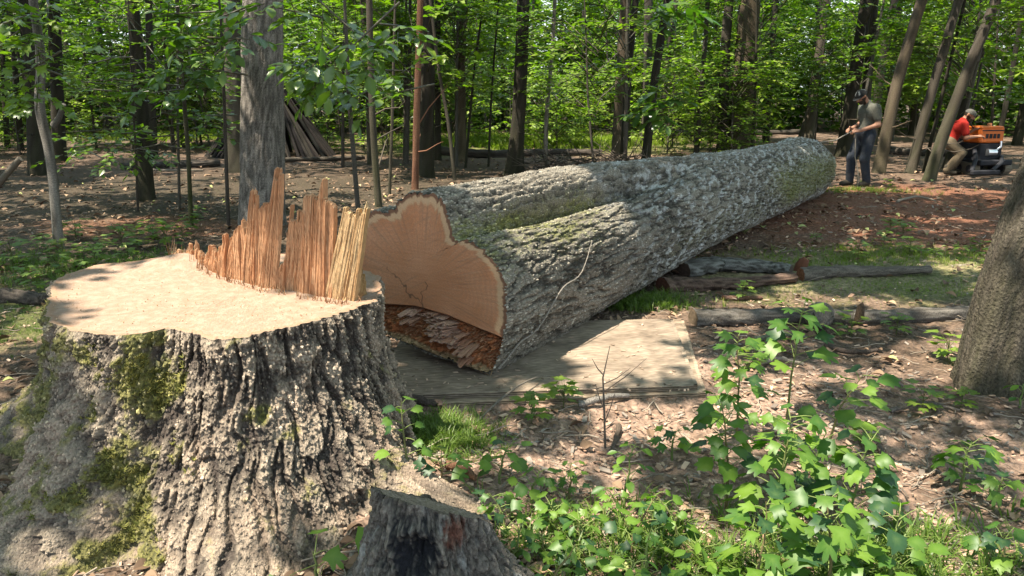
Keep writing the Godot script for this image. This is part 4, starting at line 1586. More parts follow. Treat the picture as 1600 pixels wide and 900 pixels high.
	b2.tube([Vector3.ZERO, deep(350, 150, 9.6) - o0, deep(345, 30, 9.4) - o0, deep(330, -160, 9.4) - o0], [0.025, 0.02, 0.015, 0.006], 8, Color(0.12, 0.1, 0.08))
	put(host, "stem", b2.done(), M.bark_fine)
	for q in [[300, 20, 9.0], [330, 70, 8.8], [360, 60, 8.8], [300, 100, 9.2], [335, 110, 9.0], [280, 140, 9.6], [350, 25, 9.0], [240, 130, 10.0], [310, 60, 9.0]]:
		twig.call(host, deep(q[0], q[1], q[2]) - o0, (Vector3(rf(-0.9, 0.3), rf(-0.4, 0.1), rf(0.0, 0.6))).normalized(), 5, 0.16, 1, 0.16, 0.15)
	for q in [[25, 30, 7.8], [50, 60, 7.9], [35, 95, 8.0], [60, 130, 7.9], [45, 110, 7.8], [15, 60, 8.0], [75, 20, 8.1], [10, 10, 7.7]]:
		twig.call(sap_node(), deep(q[0], q[1], q[2]) - sap_node().position, (Vector3(rf(-0.8, 0.8), rf(-0.5, 0.2), rf(0.0, 0.6))).normalized(), 3, 0.13, 2, 0.12, 0.5)
	for q in [[1040, 160, 15.5], [1030, 170, 15.2], [1020, 20, 15.0], [1060, 20, 15.0], [1045, 150, 15.4]]:
		var tt := get_node("dark_tree_008") as Node3D
		twig.call(tt, deep(q[0], q[1], q[2]) - tt.position, (Vector3(rf(-0.8, 0.8), rf(-0.5, 0.2), rf(0.0, 0.6))).normalized(), 4, 0.3, 1, 0.2, 0.0)
	# level sprays of a small tree low over the shaded ground on the left
	host = thing("layered_sapling", "sapling with level leaf sprays low over the shaded ground, left of the shelter", "sapling", grounded(deep(214, 318, 11.2), -0.05))
	o0 = host.position
	b2 = MB.new()
	b2.tube([Vector3.ZERO, deep(212, 230, 11.2) - o0, deep(205, 120, 11.2) - o0, deep(200, -20, 11.2) - o0], [0.018, 0.015, 0.011, 0.005], 7, Color(0.1, 0.085, 0.065))
	put(host, "stem", b2.done(), M.bark_fine)
	for k in 26:
		var at := deep(rf(120, 345), rf(195, 250) if k < 13 else rf(90, 190), rf(10.4, 12.4)) - o0
		twig.call(host, at, Vector3(rf(-1, 1), rf(-0.1, 0.1), rf(-0.5, 0.8)).normalized(), 4, 0.12, 0, 0.18, 0.35)


func sap_node() -> Node3D:
	return get_node("slender_tree") as Node3D


func board(corners: Array, y0: float, y1: float, c0: Color, c1: Color) -> ArrayMesh:
	# a flat sheet with worn edges, corners in order, top subdivided for its grain
	var b := MB.new()
	var n := 40
	var m := 60
	var pts := PackedVector3Array()
	var cols := PackedColorArray()
	for j in n + 1:
		for k in m + 1:
			var u := float(k) / m
			var v := float(j) / n
			var p: Vector3 = corners[0].lerp(corners[1], u).lerp(corners[3].lerp(corners[2], u), v)
			var e := minf(minf(u, 1 - u) * m, minf(v, 1 - v) * n)
			if e < 0.5:
				p += Vector3(rf(-1, 1), 0, rf(-1, 1)) * 0.004
			p.y = y1 + nS.get_noise_2d(p.x * 1.5, p.z * 1.5) * 0.004 - (0.003 if e < 0.5 else 0.0)
			pts.append(p)
			var g := nS.get_noise_2d(p.x * 2.0, p.z * 30.0) * 0.5 + nF.get_noise_2d(p.x * 3.0, p.z * 3.0)
			var c := c0.lerp(c1, clampf(0.5 + g * 0.7, 0, 1))
			c = c.lerp(c0 * 0.6, clampf(nF.get_noise_2d(p.x * 5.0 + 3.0, p.z * 5.0) * 1.6 - 0.45, 0, 0.6))
			cols.append(c)
	b.grid(pts, cols, m + 1, n + 1, false, true)
	return b.done()


func ply_sheet(label: String, corners: Array, y0: float, thick: float, c0: Color, c1: Color) -> void:
	var mid := Vector3.ZERO
	for k in 4:
		mid += corners[k] / 4.0
	mid.y = y0
	var root := thing("plywood_sheet", label, "plywood", mid, "plywood under the log")
	var loc := []
	for p in corners:
		loc.append(Vector3(p.x - mid.x, 0, p.z - mid.z))
	put(root, "face", board(loc, 0.0, thick, c0, c1), M.ply)
	# the plies seen on the edges
	var layers := 5
	for k in layers:
		var b := MB.new()
		var ya := thick * k / layers
		var yb := thick * (k + 1) / layers - 0.001
		var inset := 0.004 if k % 2 else 0.0
		var col := (c0 * 0.55 if k % 2 else c1 * 0.95)
		for e in 4:
			var p: Vector3 = loc[e]
			var q: Vector3 = loc[(e + 1) % 4]
			var inn := -(p + q).normalized() * inset
			var n := 26
			for j in n:
				var a := p.lerp(q, float(j) / n) + inn + (p + q).normalized() * nS.get_noise_1d(j * 0.6 + k * 7.0) * 0.005
				var c := p.lerp(q, float(j + 1) / n) + inn + (p + q).normalized() * nS.get_noise_1d((j + 1) * 0.6 + k * 7.0) * 0.005
				var cc := Color(col.r, col.g, col.b) * rf(0.8, 1.1)
				b.quad(a + Vector3(0, ya, 0), c + Vector3(0, ya, 0), c + Vector3(0, yb, 0), a + Vector3(0, yb, 0), cc)
				b.quad(a + Vector3(0, yb, 0), c + Vector3(0, yb, 0), c - (p + q).normalized() * 0.02 + Vector3(0, yb, 0), a - (p + q).normalized() * 0.02 + Vector3(0, yb, 0), cc)
		put(root, "ply_layer", b.done(), M.ply)


func small_stump() -> void:
	var c := Vector3(-0.25, 0, -2.22)
	var root := thing("small_stump", "low grey stump with slanting dusty top and charred knot, before the huge stump", "tree stump", c)
	var nt := 260
	var nv := 80
	var pts := PackedVector3Array()
	var cols := PackedColorArray()
	var knot_a := atan2(0.95, -0.12)
	var edge := []
	for j in nv:
		var t := float(j) / (nv - 1)
		for k in nt:
			var a := TAU * k / nt
			var top := 0.37 + 0.09 * (-cos(a) * 0.58 + sin(a) * 0.92) + 0.012 * nS.get_noise_2d(cos(a) * 2.0, sin(a) * 2.0)
			var y := lerpf(top, -0.06, t)
			var r := 0.178 + 0.02 * nS.get_noise_2d(cos(a) * 1.5 + 9.0, sin(a) * 1.5) + 0.2 * pow(t, 1.4) * (1.0 + 0.4 * cos(a * 3.0 + 0.6))
			var q := Vector3(cos(a) * r, y, sin(a) * r)
			var n1 := nF.get_noise_3d(q.x * 22.0, y * 4.0, q.z * 22.0)
			var ridge := clampf(1.0 - absf(n1) * 3.0, 0, 1)
			var fine := nS.get_noise_3d(q.x * 90.0, y * 40.0, q.z * 90.0)
			var crumb := nC.get_noise_3d(q.x * 50.0, y * 26.0, q.z * 50.0)
			var kn := Vector2(adiff(a, knot_a) * r, y - 0.33).length()
			var d := -0.02 * ridge - 0.008 * crumb + 0.003 * fine - 0.03 * exp(-pow(kn / 0.035, 2.0)) + 0.028 * exp(-pow((kn - 0.065) / 0.022, 2.0))
			if j == 0:
				d = minf(d, 0.0)
			var p := q + Vector3(cos(a), 0, sin(a)) * d
			pts.append(p)
			if j == 0:
				edge.append(p)
			var cc := Color(0.09, 0.08, 0.07).lerp(Color(0.3, 0.26, 0.215), clampf(0.55 - ridge * 0.6 + fine * 0.4 - crumb * 0.3, 0, 1))
			cc = cc.lerp(Color(0.5, 0.5, 0.47), clampf(nF.get_noise_3d(q.x * 14.0 + 3.0, y * 3.0, q.z * 14.0) * 1.8 - 0.55, 0, 0.7))
			cc = cc.lerp(Color(0.018, 0.019, 0.022), smoothstep(0.11, 0.04, kn + fine * 0.05 + nF.get_noise_2d(a * 5.0, y * 12.0) * 0.06))
			cc = cc.lerp(Color(0.2, 0.075, 0.045), 0.8 * smoothstep(0.05, 0.02, Vector2((a - knot_a + 0.62) * r, (y - 0.37) * 0.8).length() + fine * 0.015))
			cols.append(cc)
	var b := MB.new()
	b.grid(pts, cols, nt, nv, true)
	put(root, "bark", b.done(), M.stump_bark)
	pts = PackedVector3Array()
	cols = PackedColorArray()
	for j in 30:
		var f := 1.0 - float(j) / 29.0 * 0.999
		for k in nt:
			var e: Vector3 = edge[k]
			var p := Vector3(e.x * f, 0, e.z * f)
			p.y = 0.37 + 0.09 * (-p.x * 0.58 + p.z * 0.92) / 0.168 - 0.012 * (1.0 - f) + nF.get_noise_2d(p.x * 30.0, p.z * 30.0) * 0.006
			if j == 0:
				p = e
			pts.append(p)
			var cc := Color(0.42, 0.34, 0.26).lerp(Color(0.3, 0.24, 0.18), clampf(0.5 + nF.get_noise_2d(p.x * 26.0, p.z * 26.0), 0, 1))
			cols.append(cc if f < 0.96 else Color(0.16, 0.13, 0.1))
	b = MB.new()
	b.grid(pts, cols, nt, 30, true)
	put(root, "dusty_top", b.done(), M.stump_bark)


func rough_log(called: String, label: String, cat: String, way: Array, r0: float, r1: float, c0: Color, c1: Color, end_col: Color, flat := 1.0, group := "") -> Node3D:
	# a log lying on the ground along pixels on the ground
	var pts := []
	for q in way:
		pts.append(grounded(on(q[0], q[1]), r0 * 0.6 * flat))
	var root := thing(called, label, cat, pts[0], group)
	var rows := 70
	var sides := 28
	var v := PackedVector3Array()
	var cols := PackedColorArray()
	var sd := rf(0, 50)
	for j in rows:
		var f := float(j) / (rows - 1) * (pts.size() - 1)
		var k := mini(int(f), pts.size() - 2)
		var p: Vector3 = pts[k].lerp(pts[k + 1], f - k) - pts[0]
		var dir: Vector3 = (pts[k + 1] - pts[k]).normalized()
		var sd2 := dir.cross(Vector3.UP).normalized()
		var r := lerpf(r0, r1, float(j) / (rows - 1)) * (1.0 + 0.12 * nS.get_noise_1d(f * 3.0 + sd))
		for q in sides:
			var a := TAU * q / sides
			var s := f * 1.2
			var n1 := nF.get_noise_3d(cos(a) * 1.6 + sd, s * 1.1, sin(a) * 1.6)
			var ridge := clampf(1.0 - absf(n1) * 3.0, 0, 1)
			var rr := r * (1.0 - 0.16 * ridge + 0.05 * nS.get_noise_3d(cos(a) * 5.0, s * 8.0 + sd, sin(a) * 5.0))
			v.append(p + sd2 * cos(a) * rr + Vector3.UP * sin(a) * rr * flat)
			cols.append(c1.lerp(c0, ridge).lerp(c1 * 1.35, clampf(nF.get_noise_3d(cos(a) * 3.0, s * 3.0 + sd, sin(a) * 3.0) * 1.4 - 0.2, 0, 0.7)))
	var b := MB.new()
	b.grid(v, cols, sides, rows, true)
	put(root, "bark", b.done(), M.bark_fine)
	for e in [0, rows - 1]:
		b = MB.new()
		var o: Vector3 = Vector3.ZERO if e == 0 else pts[-1] - pts[0]
		for q in sides:
			b.tri(o, v[e * sides + q], v[e * sides + (q + 1) % sides], end_col)
		put(root, "cut_end", b.done(), M.wood)
	return root


func build_objects() -> void:
	# plywood: an upper sheet on a lower one
	var y := 0.034
	ply_sheet("lower plywood sheet, its pale edge showing at right and front below the other", [on(585, 634, y), on(1103, 613, y), on(1068, 499, y), on(640, 512, y)], 0.008, 0.026, Color(0.28, 0.205, 0.145), Color(0.5, 0.38, 0.27))
	y = 0.062
	ply_sheet("upper weathered plywood sheet lying under the log's sawn end", [on(575, 619, y), on(1090, 602, y), on(1051, 498, y), on(640, 506, y)], 0.036, 0.026, Color(0.25, 0.19, 0.14), Color(0.42, 0.33, 0.245))
	small_stump()
	# logs and rotten pieces on the ground
	var l := rough_log("fallen_log", "grey dead log lying level with a hollow knot, behind the leafy seedlings", "log", [[1082, 512], [1160, 506], [1260, 500], [1340, 503], [1440, 504], [1560, 500]], 0.072, 0.055, Color(0.1, 0.085, 0.07), Color(0.27, 0.24, 0.205), Color(0.2, 0.15, 0.1))
	var b := MB.new()
	var kp := on(1280, 490, 0.12) - l.position
	b.tube([kp + Vector3(0.04, -0.06, -0.1), kp + Vector3(0.01, -0.01, -0.02), kp + Vector3(0, 0.004, 0.04), kp + Vector3(0, 0.008, 0.062), kp + Vector3(0, 0.008, 0.066), kp + Vector3(0, 0.006, 0.05)], [0.095, 0.09, 0.088, 0.078, 0.06, 0.05], 20, Color(0.27, 0.24, 0.2), false)
	var knot := put(l, "hollow_knot", b.done(), M.bark_fine)
	b = MB.new()
	b.tube([kp + Vector3(0, 0.006, 0.052), kp + Vector3(0, 0.0, 0.01), kp + Vector3(0.01, -0.01, -0.05)], [0.052, 0.044, 0.02], 16, Color(0.03, 0.024, 0.02), false)
	put(knot, "hollow", b.done(), M.plain)
	b = MB.new()
	var sp := on(1342, 500, 0.06) - l.position
	b.tube([sp, sp + Vector3(0.0, 0.1, 0.01), sp + Vector3(0.012, 0.13, 0.0)], [0.035, 0.026, 0.004], 7, Color(0.15, 0.1, 0.065))
	put(l, "branch_stub", b.done(), M.bark_fine)
	rough_log("fallen_log", "slim sawn log with a red-brown cut end, on the mossy strip", "log", [[1250, 436], [1310, 433], [1380, 429], [1452, 425]], 0.075, 0.035, Color(0.12, 0.1, 0.08), Color(0.28, 0.24, 0.195), Color(0.3, 0.13, 0.07))
	rough_log("rotten_log", "reddish rotten log, front one of two beside the big log's right flank", "log", [[1034, 460], [1090, 453], [1160, 447], [1240, 440]], 0.1, 0.06, Color(0.07, 0.04, 0.03), Color(0.26, 0.17, 0.125), Color(0.16, 0.07, 0.045), 0.75)
	rough_log("rotten_log", "pale-streaked rotten bark slab, rear one of two beside the big log's flank", "log", [[1062, 432], [1120, 423], [1200, 424], [1236, 428]], 0.15, 0.09, Color(0.06, 0.05, 0.04), Color(0.34, 0.33, 0.3), Color(0.12, 0.08, 0.06), 0.55)
	rough_log("rotten_log", "thin reddish flake log lying before the two rotten logs", "log", [[1130, 468], [1160, 466], [1190, 464]], 0.035, 0.025, Color(0.14, 0.07, 0.05), Color(0.32, 0.19, 0.13), Color(0.3, 0.15, 0.09), 0.7)
	rough_log("fallen_log", "dark weathered log end lying left of the huge stump", "log", [[-60, 470], [10, 474], [66, 478], [84, 478]], 0.075, 0.05, Color(0.05, 0.042, 0.035), Color(0.16, 0.13, 0.105), Color(0.08, 0.06, 0.045))
	rough_log("fallen_log", "long dark log on the shaded ground left of the stick shelter", "log", [[190, 266], [260, 262], [345, 260]], 0.1, 0.08, Color(0.04, 0.034, 0.028), Color(0.12, 0.1, 0.08), Color(0.1, 0.07, 0.05))
	rough_log("fallen_log", "dim fallen trunk across the ground before the bright clearing", "log", [[690, 243], [770, 246], [860, 243], [940, 244]], 0.14, 0.1, Color(0.04, 0.034, 0.028), Color(0.13, 0.105, 0.085), Color(0.1, 0.07, 0.05))
	rough_log("fallen_log", "long thin fallen pole in front of the stick shelter", "log", [[430, 256], [500, 251], [570, 249]], 0.07, 0.05, Color(0.05, 0.042, 0.035), Color(0.17, 0.14, 0.11), Color(0.1, 0.07, 0.05))
	rough_log("fallen_log", "dim log on the slope beyond the far end of the big log", "log", [[1040, 214], [1140, 212], [1260, 210]], 0.16, 0.12, Color(0.05, 0.042, 0.035), Color(0.17, 0.14, 0.11), Color(0.1, 0.07, 0.05))
	rough_log("fallen_log", "dim log in the shade between the two workers", "log", [[1390, 240], [1440, 243], [1480, 246]], 0.14, 0.1, Color(0.05, 0.042, 0.035), Color(0.15, 0.125, 0.1), Color(0.1, 0.07, 0.05))
	var lp := thing("leaning_pole", "pale broken pole leaning at the picture's left edge", "pole", grounded(on(-12, 300), -0.03))
	b = MB.new()
	var far: float = -lp.position.z
	b.tube([Vector3.ZERO, deep(12, 270, far) - lp.position, deep(32, 248, far) - lp.position], [0.06, 0.055, 0.05], 9, Color(0.24, 0.2, 0.155))
	put(lp, "shaft", b.done(), M.bark_fine)
	# broken root plate piece standing near the slim log
	var bp := thing("bark_chunk", "upright red-brown rotten chunk behind the slim sawn log's cut end", "wood chunk", grounded(on(1250, 420), -0.02))
	b = MB.new()
	b.tube([Vector3.ZERO, Vector3(0.01, 0.07, 0), Vector3(0.03, 0.13, 0.01), Vector3(0.02, 0.15, 0)], [0.07, 0.06, 0.045, 0.008], 7, Color(0.22, 0.085, 0.045))
	put(bp, "chunk", b.done(), M.torn)
	var sticks := [
		["curved thin grey twig arching over the ground before the plywood", [[740, 672], [800, 642], [850, 612], [905, 597]], 0.006, 0.1, Color(0.3, 0.26, 0.21)],
		["pale birch-like stick on the chips in front of the plywood", [[905, 642], [940, 636], [985, 628]], 0.022, 0.02, Color(0.42, 0.38, 0.33)],
		["short brown stick lying below the pale birch-like stick", [[965, 672], [962, 690], [958, 708]], 0.016, 0.01, Color(0.2, 0.15, 0.11)],
		["grey branch piece on the chips, right of the plywood's corner", [[1188, 572], [1215, 566], [1255, 568]], 0.018, 0.012, Color(0.36, 0.31, 0.25)],
		["greenish stripped stick lying before the hollow-knotted log", [[1180, 533], [1220, 530], [1262, 527]], 0.018, 0.02, Color(0.2, 0.22, 0.15)],
		["long thin dark branch lying between leafy seedlings on the right", [[1372, 700], [1378, 730], [1384, 768]], 0.014, 0.02, Color(0.2, 0.16, 0.13)],
		["pale stick near the small stump's right side, half under leaves", [[860, 800], [905, 790], [950, 794]], 0.01, 0.012, Color(0.36, 0.29, 0.21)],
		["reddish bark strip lying beside the root of the huge stump", [[700, 742], [722, 752], [744, 766]], 0.022, 0.012, Color(0.33, 0.17, 0.1)],
		["dark branch lying from under the plywood towards the huge stump", [[628, 652], [660, 650], [690, 654]], 0.03, 0.02, Color(0.13, 0.1, 0.08)],
		["bleached slender branch on the far red earth at right", [[1400, 318], [1432, 312], [1462, 314]], 0.02, 0.03, Color(0.4, 0.34, 0.27)],
		["twisted grey branch on the ground right of the leaning tree's shade", [[1390, 642], [1440, 636], [1500, 648]], 0.014, 0.02, Color(0.24, 0.2, 0.17)],
		["dark crooked stick on the litter in front of the grey dead log", [[1290, 540], [1330, 552], [1372, 548]], 0.02, 0.02, Color(0.13, 0.1, 0.08)],
		["thin pale stick on the left shaded ground behind the stump", [[222, 268], [268, 270], [318, 268]], 0.03, 0.03, Color(0.32, 0.27, 0.21)],
	]
	for s in sticks:
		var pts := []
		for k in s[1].size():
			pts.append(grounded(on(s[1][k][0], s[1][k][1]), s[2] + (s[3] if k > 0 and k < s[1].size() - 1 else 0.004)))
		b = MB.new()
		var o0: Vector3 = pts[0]
		var line := []
		var rad := []
		for k in 9:
			var f := k / 8.0 * (pts.size() - 1)
			var i := mini(int(f), pts.size() - 2)
			var p: Vector3 = pts[i].cubic_interpolate(pts[i + 1], pts[maxi(i - 1, 0)], pts[mini(i + 2, pts.size() - 1)], f - i)
			line.append(p - o0 + Vector3(rf(-1, 1), rf(-0.3, 0.6), rf(-1, 1)) * s[2] * 0.5)
			rad.append(s[2] * (1.0 - 0.05 * k) * rf(0.85, 1.1))
		b.tube(line, rad, 8, s[4])
		var o := put(self, "stick", b.done(), M.bark_fine)
		o.position = o0
		tag(o, s[0], "stick", "sticks on the ground")
	# dead upright stems before the plywood
	var ds := thing("dead_stem", "dead dark upright stem with thin side twigs before the plywood", "dead plant", grounded(on(946, 700), -0.02))
	far = -ds.position.z
	b = MB.new()
	b.tube([Vector3.ZERO, deep(944, 640, far) - ds.position, deep(942, 590, far) - ds.position, deep(953, 540, far) - ds.position], [0.006, 0.0055, 0.004, 0.0015], 6, Color(0.1, 0.08, 0.065))
	put(ds, "stem", b.done(), M.plain)
	for q in [[943, 600, 985, 575], [943, 612, 1010, 560], [942, 585, 925, 560], [944, 640, 930, 600], [943, 605, 905, 605], [945, 660, 962, 610]]:
		b = MB.new()
		b.tube([deep(q[0], q[1], far) - ds.position, deep((q[0] + q[2]) / 2.0, (q[1] + q[3]) / 2.0 + 3, far - 0.02) - ds.position, deep(q[2], q[3], far - 0.03) - ds.position], [0.003, 0.0025, 0.001], 5, Color(0.13, 0.1, 0.08))
		put(ds, "twig", b.done(), M.plain)
	# a dry vine that clings to the log
	var vine := MB.new()
	var vp := []
	var vr := []
	for k in 22:
		var f := k / 21.0
		var s := lerpf(0.03, 1.1, f)
		var a := lerpf(-0.75, 0.15, f) + 0.06 * sin(f * 14.0)
		var q := log_section(a, s)
		vp.append(log_u * (q.x + cos(a) * 0.018) + log_a * s + log_v * (q.y + sin(a) * 0.018))
		vr.append(0.0065 * (1.0 - 0.6 * f))
	vine.tube(vp, vr, 7, Color(0.42, 0.37, 0.31))
	var vo := put(self, "dry_vine", vine.done(), M.bark_fine)
	vo.position = log_tip
	tag(vo, "dry pale vine clinging up the log's bark beside its sawn face", "vine")
	# brush on the far side of the log
	var brush := MB.new()
	var bc := deep(925, 252, 16.0)
	for k in 260:
		var o := Vector3(rf(-1.2, 1.2), rf(0.0, 0.35), rf(-0.5, 0.5))
		var d := Vector3(rf(-1, 1), rf(-0.1, 0.35), rf(-0.6, 0.6)).normalized() * rf(0.3, 0.9)
		brush.tube([o, o + d * 0.5 + Vector3(0, rf(-0.05, 0.08), 0), o + d], [0.012, 0.009, 0.004], 3, Color(0.035, 0.028, 0.023).lerp(Color(0.11, 0.088, 0.068), rng.randf()), false)
	var bo := put(self, "brush_pile", brush.done(), M.plain)
	bo.position = Vector3(bc.x, 0.0, bc.z)
	tag(bo, "low dark pile of brushwood behind the middle of the log", "brush pile")
	# stick shelter
	var hc := Vector3(-6.5, 0, -21.6)
	var hut := thing("stick_shelter", "dark cone-like shelter of leaning poles behind the large grey trunk", "shelter", hc)
	var apex := Vector3(0.1, 1.95, 0)
	for k in 90:
		var a := TAU * k / 90.0 + rf(-0.06, 0.06)
		var foot := Vector3(cos(a) * 1.75, -0.05, sin(a) * 1.2)
		var top := apex + Vector3(cos(a + 0.4) * 0.1, rf(-0.1, 0.35), sin(a + 0.4) * 0.1)
		b = MB.new()
		var r := rf(0.025, 0.055)
		b.tube([foot, foot.lerp(top, 0.5) + Vector3(rf(-0.05, 0.05), rf(-0.04, 0.04), rf(-0.05, 0.05)), top], [r, r * 0.9, r * 0.6], 7, Color(0.02, 0.017, 0.015).lerp(Color(0.09, 0.075, 0.06), rng.randf() * rng.randf()))
		put(hut, "pole", b.done(), M.bark_fine)
	build_machine()
	build_workers()


func build_machine() -> void:
	var c := grounded(deep(1527, 270, 16.6), 0.0)
	var root := thing("mini_loader", "small orange and black tracked machine at the right, before the wood", "machine", c)
	root.rotation.y = 0.2
	root.scale = Vector3.ONE * 0.9
	var org := Color(0.6, 0.14, 0.025)
	var blk := Color(0.022, 0.022, 0.024)
	var b := MB.new()
	b.bbox(Vector3(0, 0.88, 0), Vector3(0.31, 0.17, 0.3), 0.03, org)
	b.bbox(Vector3(-0.02, 1.05, 0.02), Vector3(0.3, 0.025, 0.28), 0.015, org * 0.9)
	put(root, "hood", b.done(), M.paint)
	b = MB.new()
	b.bbox(Vector3(0, 0.985, 0.306), Vector3(0.29, 0.012, 0.006), 0.003, blk)
	for k in 4:
		b.bbox(Vector3(-0.15 + 0.1 * k, 0.86, 0.305), Vector3(0.035, 0.05, 0.006), 0.003, blk)
	put(root, "grille", b.done(), M.rubber)
	b = MB.new()
	b.bbox(Vector3(0, 0.48, 0), Vector3(0.3, 0.22, 0.3), 0.03, blk)
	b.bbox(Vector3(0, 0.28, 0.1), Vector3(0.42, 0.06, 0.42), 0.02, blk)
	put(root, "engine_bay", b.done(), M.rubber)
	b = MB.new()
	b.tube([Vector3(-0.12, 0.5, 0.33), Vector3(0.1, 0.5, 0.33)], [0.075, 0.075], 16, Color(0.7, 0.7, 0.72))
	b.tube([Vector3(0.12, 0.56, 0.33), Vector3(0.22, 0.62, 0.33), Vector3(0.22, 0.75, 0.32)], [0.025, 0.025, 0.025], 10, Color(0.6, 0.6, 0.62))
	put(root, "muffler", b.done(), M.steel)
	for s in [-1.0, 1.0]:
		b = MB.new()
		var pts := PackedVector3Array()
		var cols := PackedColorArray()
		for k in 36:
			var a := TAU * k / 36.0
			var lug := 0.012 if k % 3 == 0 else 0.0
			var q := Vector2(cos(a) * (0.13 + lug) + signf(cos(a)) * 0.3 * float(absf(cos(a)) > 0.02), 0.14 + sin(a) * (0.13 + lug))
			for w in [-0.09, 0.09]:
				pts.append(Vector3(0.42 * s + w, q.y, q.x))
				cols.append(Color(0.16, 0.13, 0.095))
		var p2 := PackedVector3Array()
		var c2 := PackedColorArray()
		for w in 2:
			for k in 36:
				p2.append(pts[k * 2 + w])
				c2.append(cols[k * 2 + w])
		b.grid(p2, c2, 36, 2, true)
		for w in 2:
			for k in 36:
				b.tri(Vector3(0.42 * s + (0.09 if w else -0.09), 0.14, 0), p2[w * 36 + k], p2[w * 36 + (k + 1) % 36], Color(0.09, 0.08, 0.065))
		var tr := put(root, "track", b.done(), M.rubber)
		for z in [-0.3, 0.0, 0.3]:
			b = MB.new()
			b.tube([Vector3(0.42 * s - 0.1, 0.14, z), Vector3(0.42 * s + 0.1, 0.14, z)], [0.085, 0.085], 14, blk)
			put(tr, "wheel", b.done(), M.rubber)
	b = MB.new()
	for s in [-1.0, 1.0]:
		b.bbox(Vector3(0.36 * s, 0.72, -0.25), Vector3(0.035, 0.42, 0.05), 0.01, blk)
	b.bbox(Vector3(0.43, 0.7, 0.05), Vector3(0.04, 0.3, 0.06), 0.01, blk)
	put(root, "upright", b.done(), M.rubber)
	b = MB.new()
	b.tube([Vector3(-0.33, 0.55, 0.2), Vector3(-0.5, 0.35, 0.45), Vector3(-0.78, 0.12, 0.7)], [0.05, 0.05, 0.045], 8, blk)
	b.tube([Vector3(0.3, 0.4, 0.3), Vector3(0.1, 0.3, 0.55), Vector3(-0.3, 0.14, 0.75)], [0.045, 0.045, 0.04], 8, blk)
	b.bbox(Vector3(-0.5, 0.1, 0.78), Vector3(0.36, 0.05, 0.05), 0.02, blk)
	put(root, "lift_arm", b.done(), M.rubber)
	b = MB.new()
	b.tube([Vector3(-0.3, 0.98, -0.1), Vector3(-0.42, 1.1, -0.1), Vector3(-0.46, 1.12, -0.1)], [0.014, 0.014, 0.02], 8, blk)
	b.tube([Vector3(-0.3, 0.98, 0.1), Vector3(-0.42, 1.08, 0.12), Vector3(-0.46, 1.1, 0.12)], [0.014, 0.014, 0.02], 8, blk)
	put(root, "control_handle", b.done(), M.rubber)
	b = MB.new()
	b.tube([Vector3(0.1, 1.07, 0.05), Vector3(0.1, 1.13, 0.05), Vector3(0.1, 1.14, 0.05)], [0.05, 0.05, 0.03], 12, Color(0.5, 0.2, 0.08))
	put(root, "filler_cap", b.done(), M.paint)


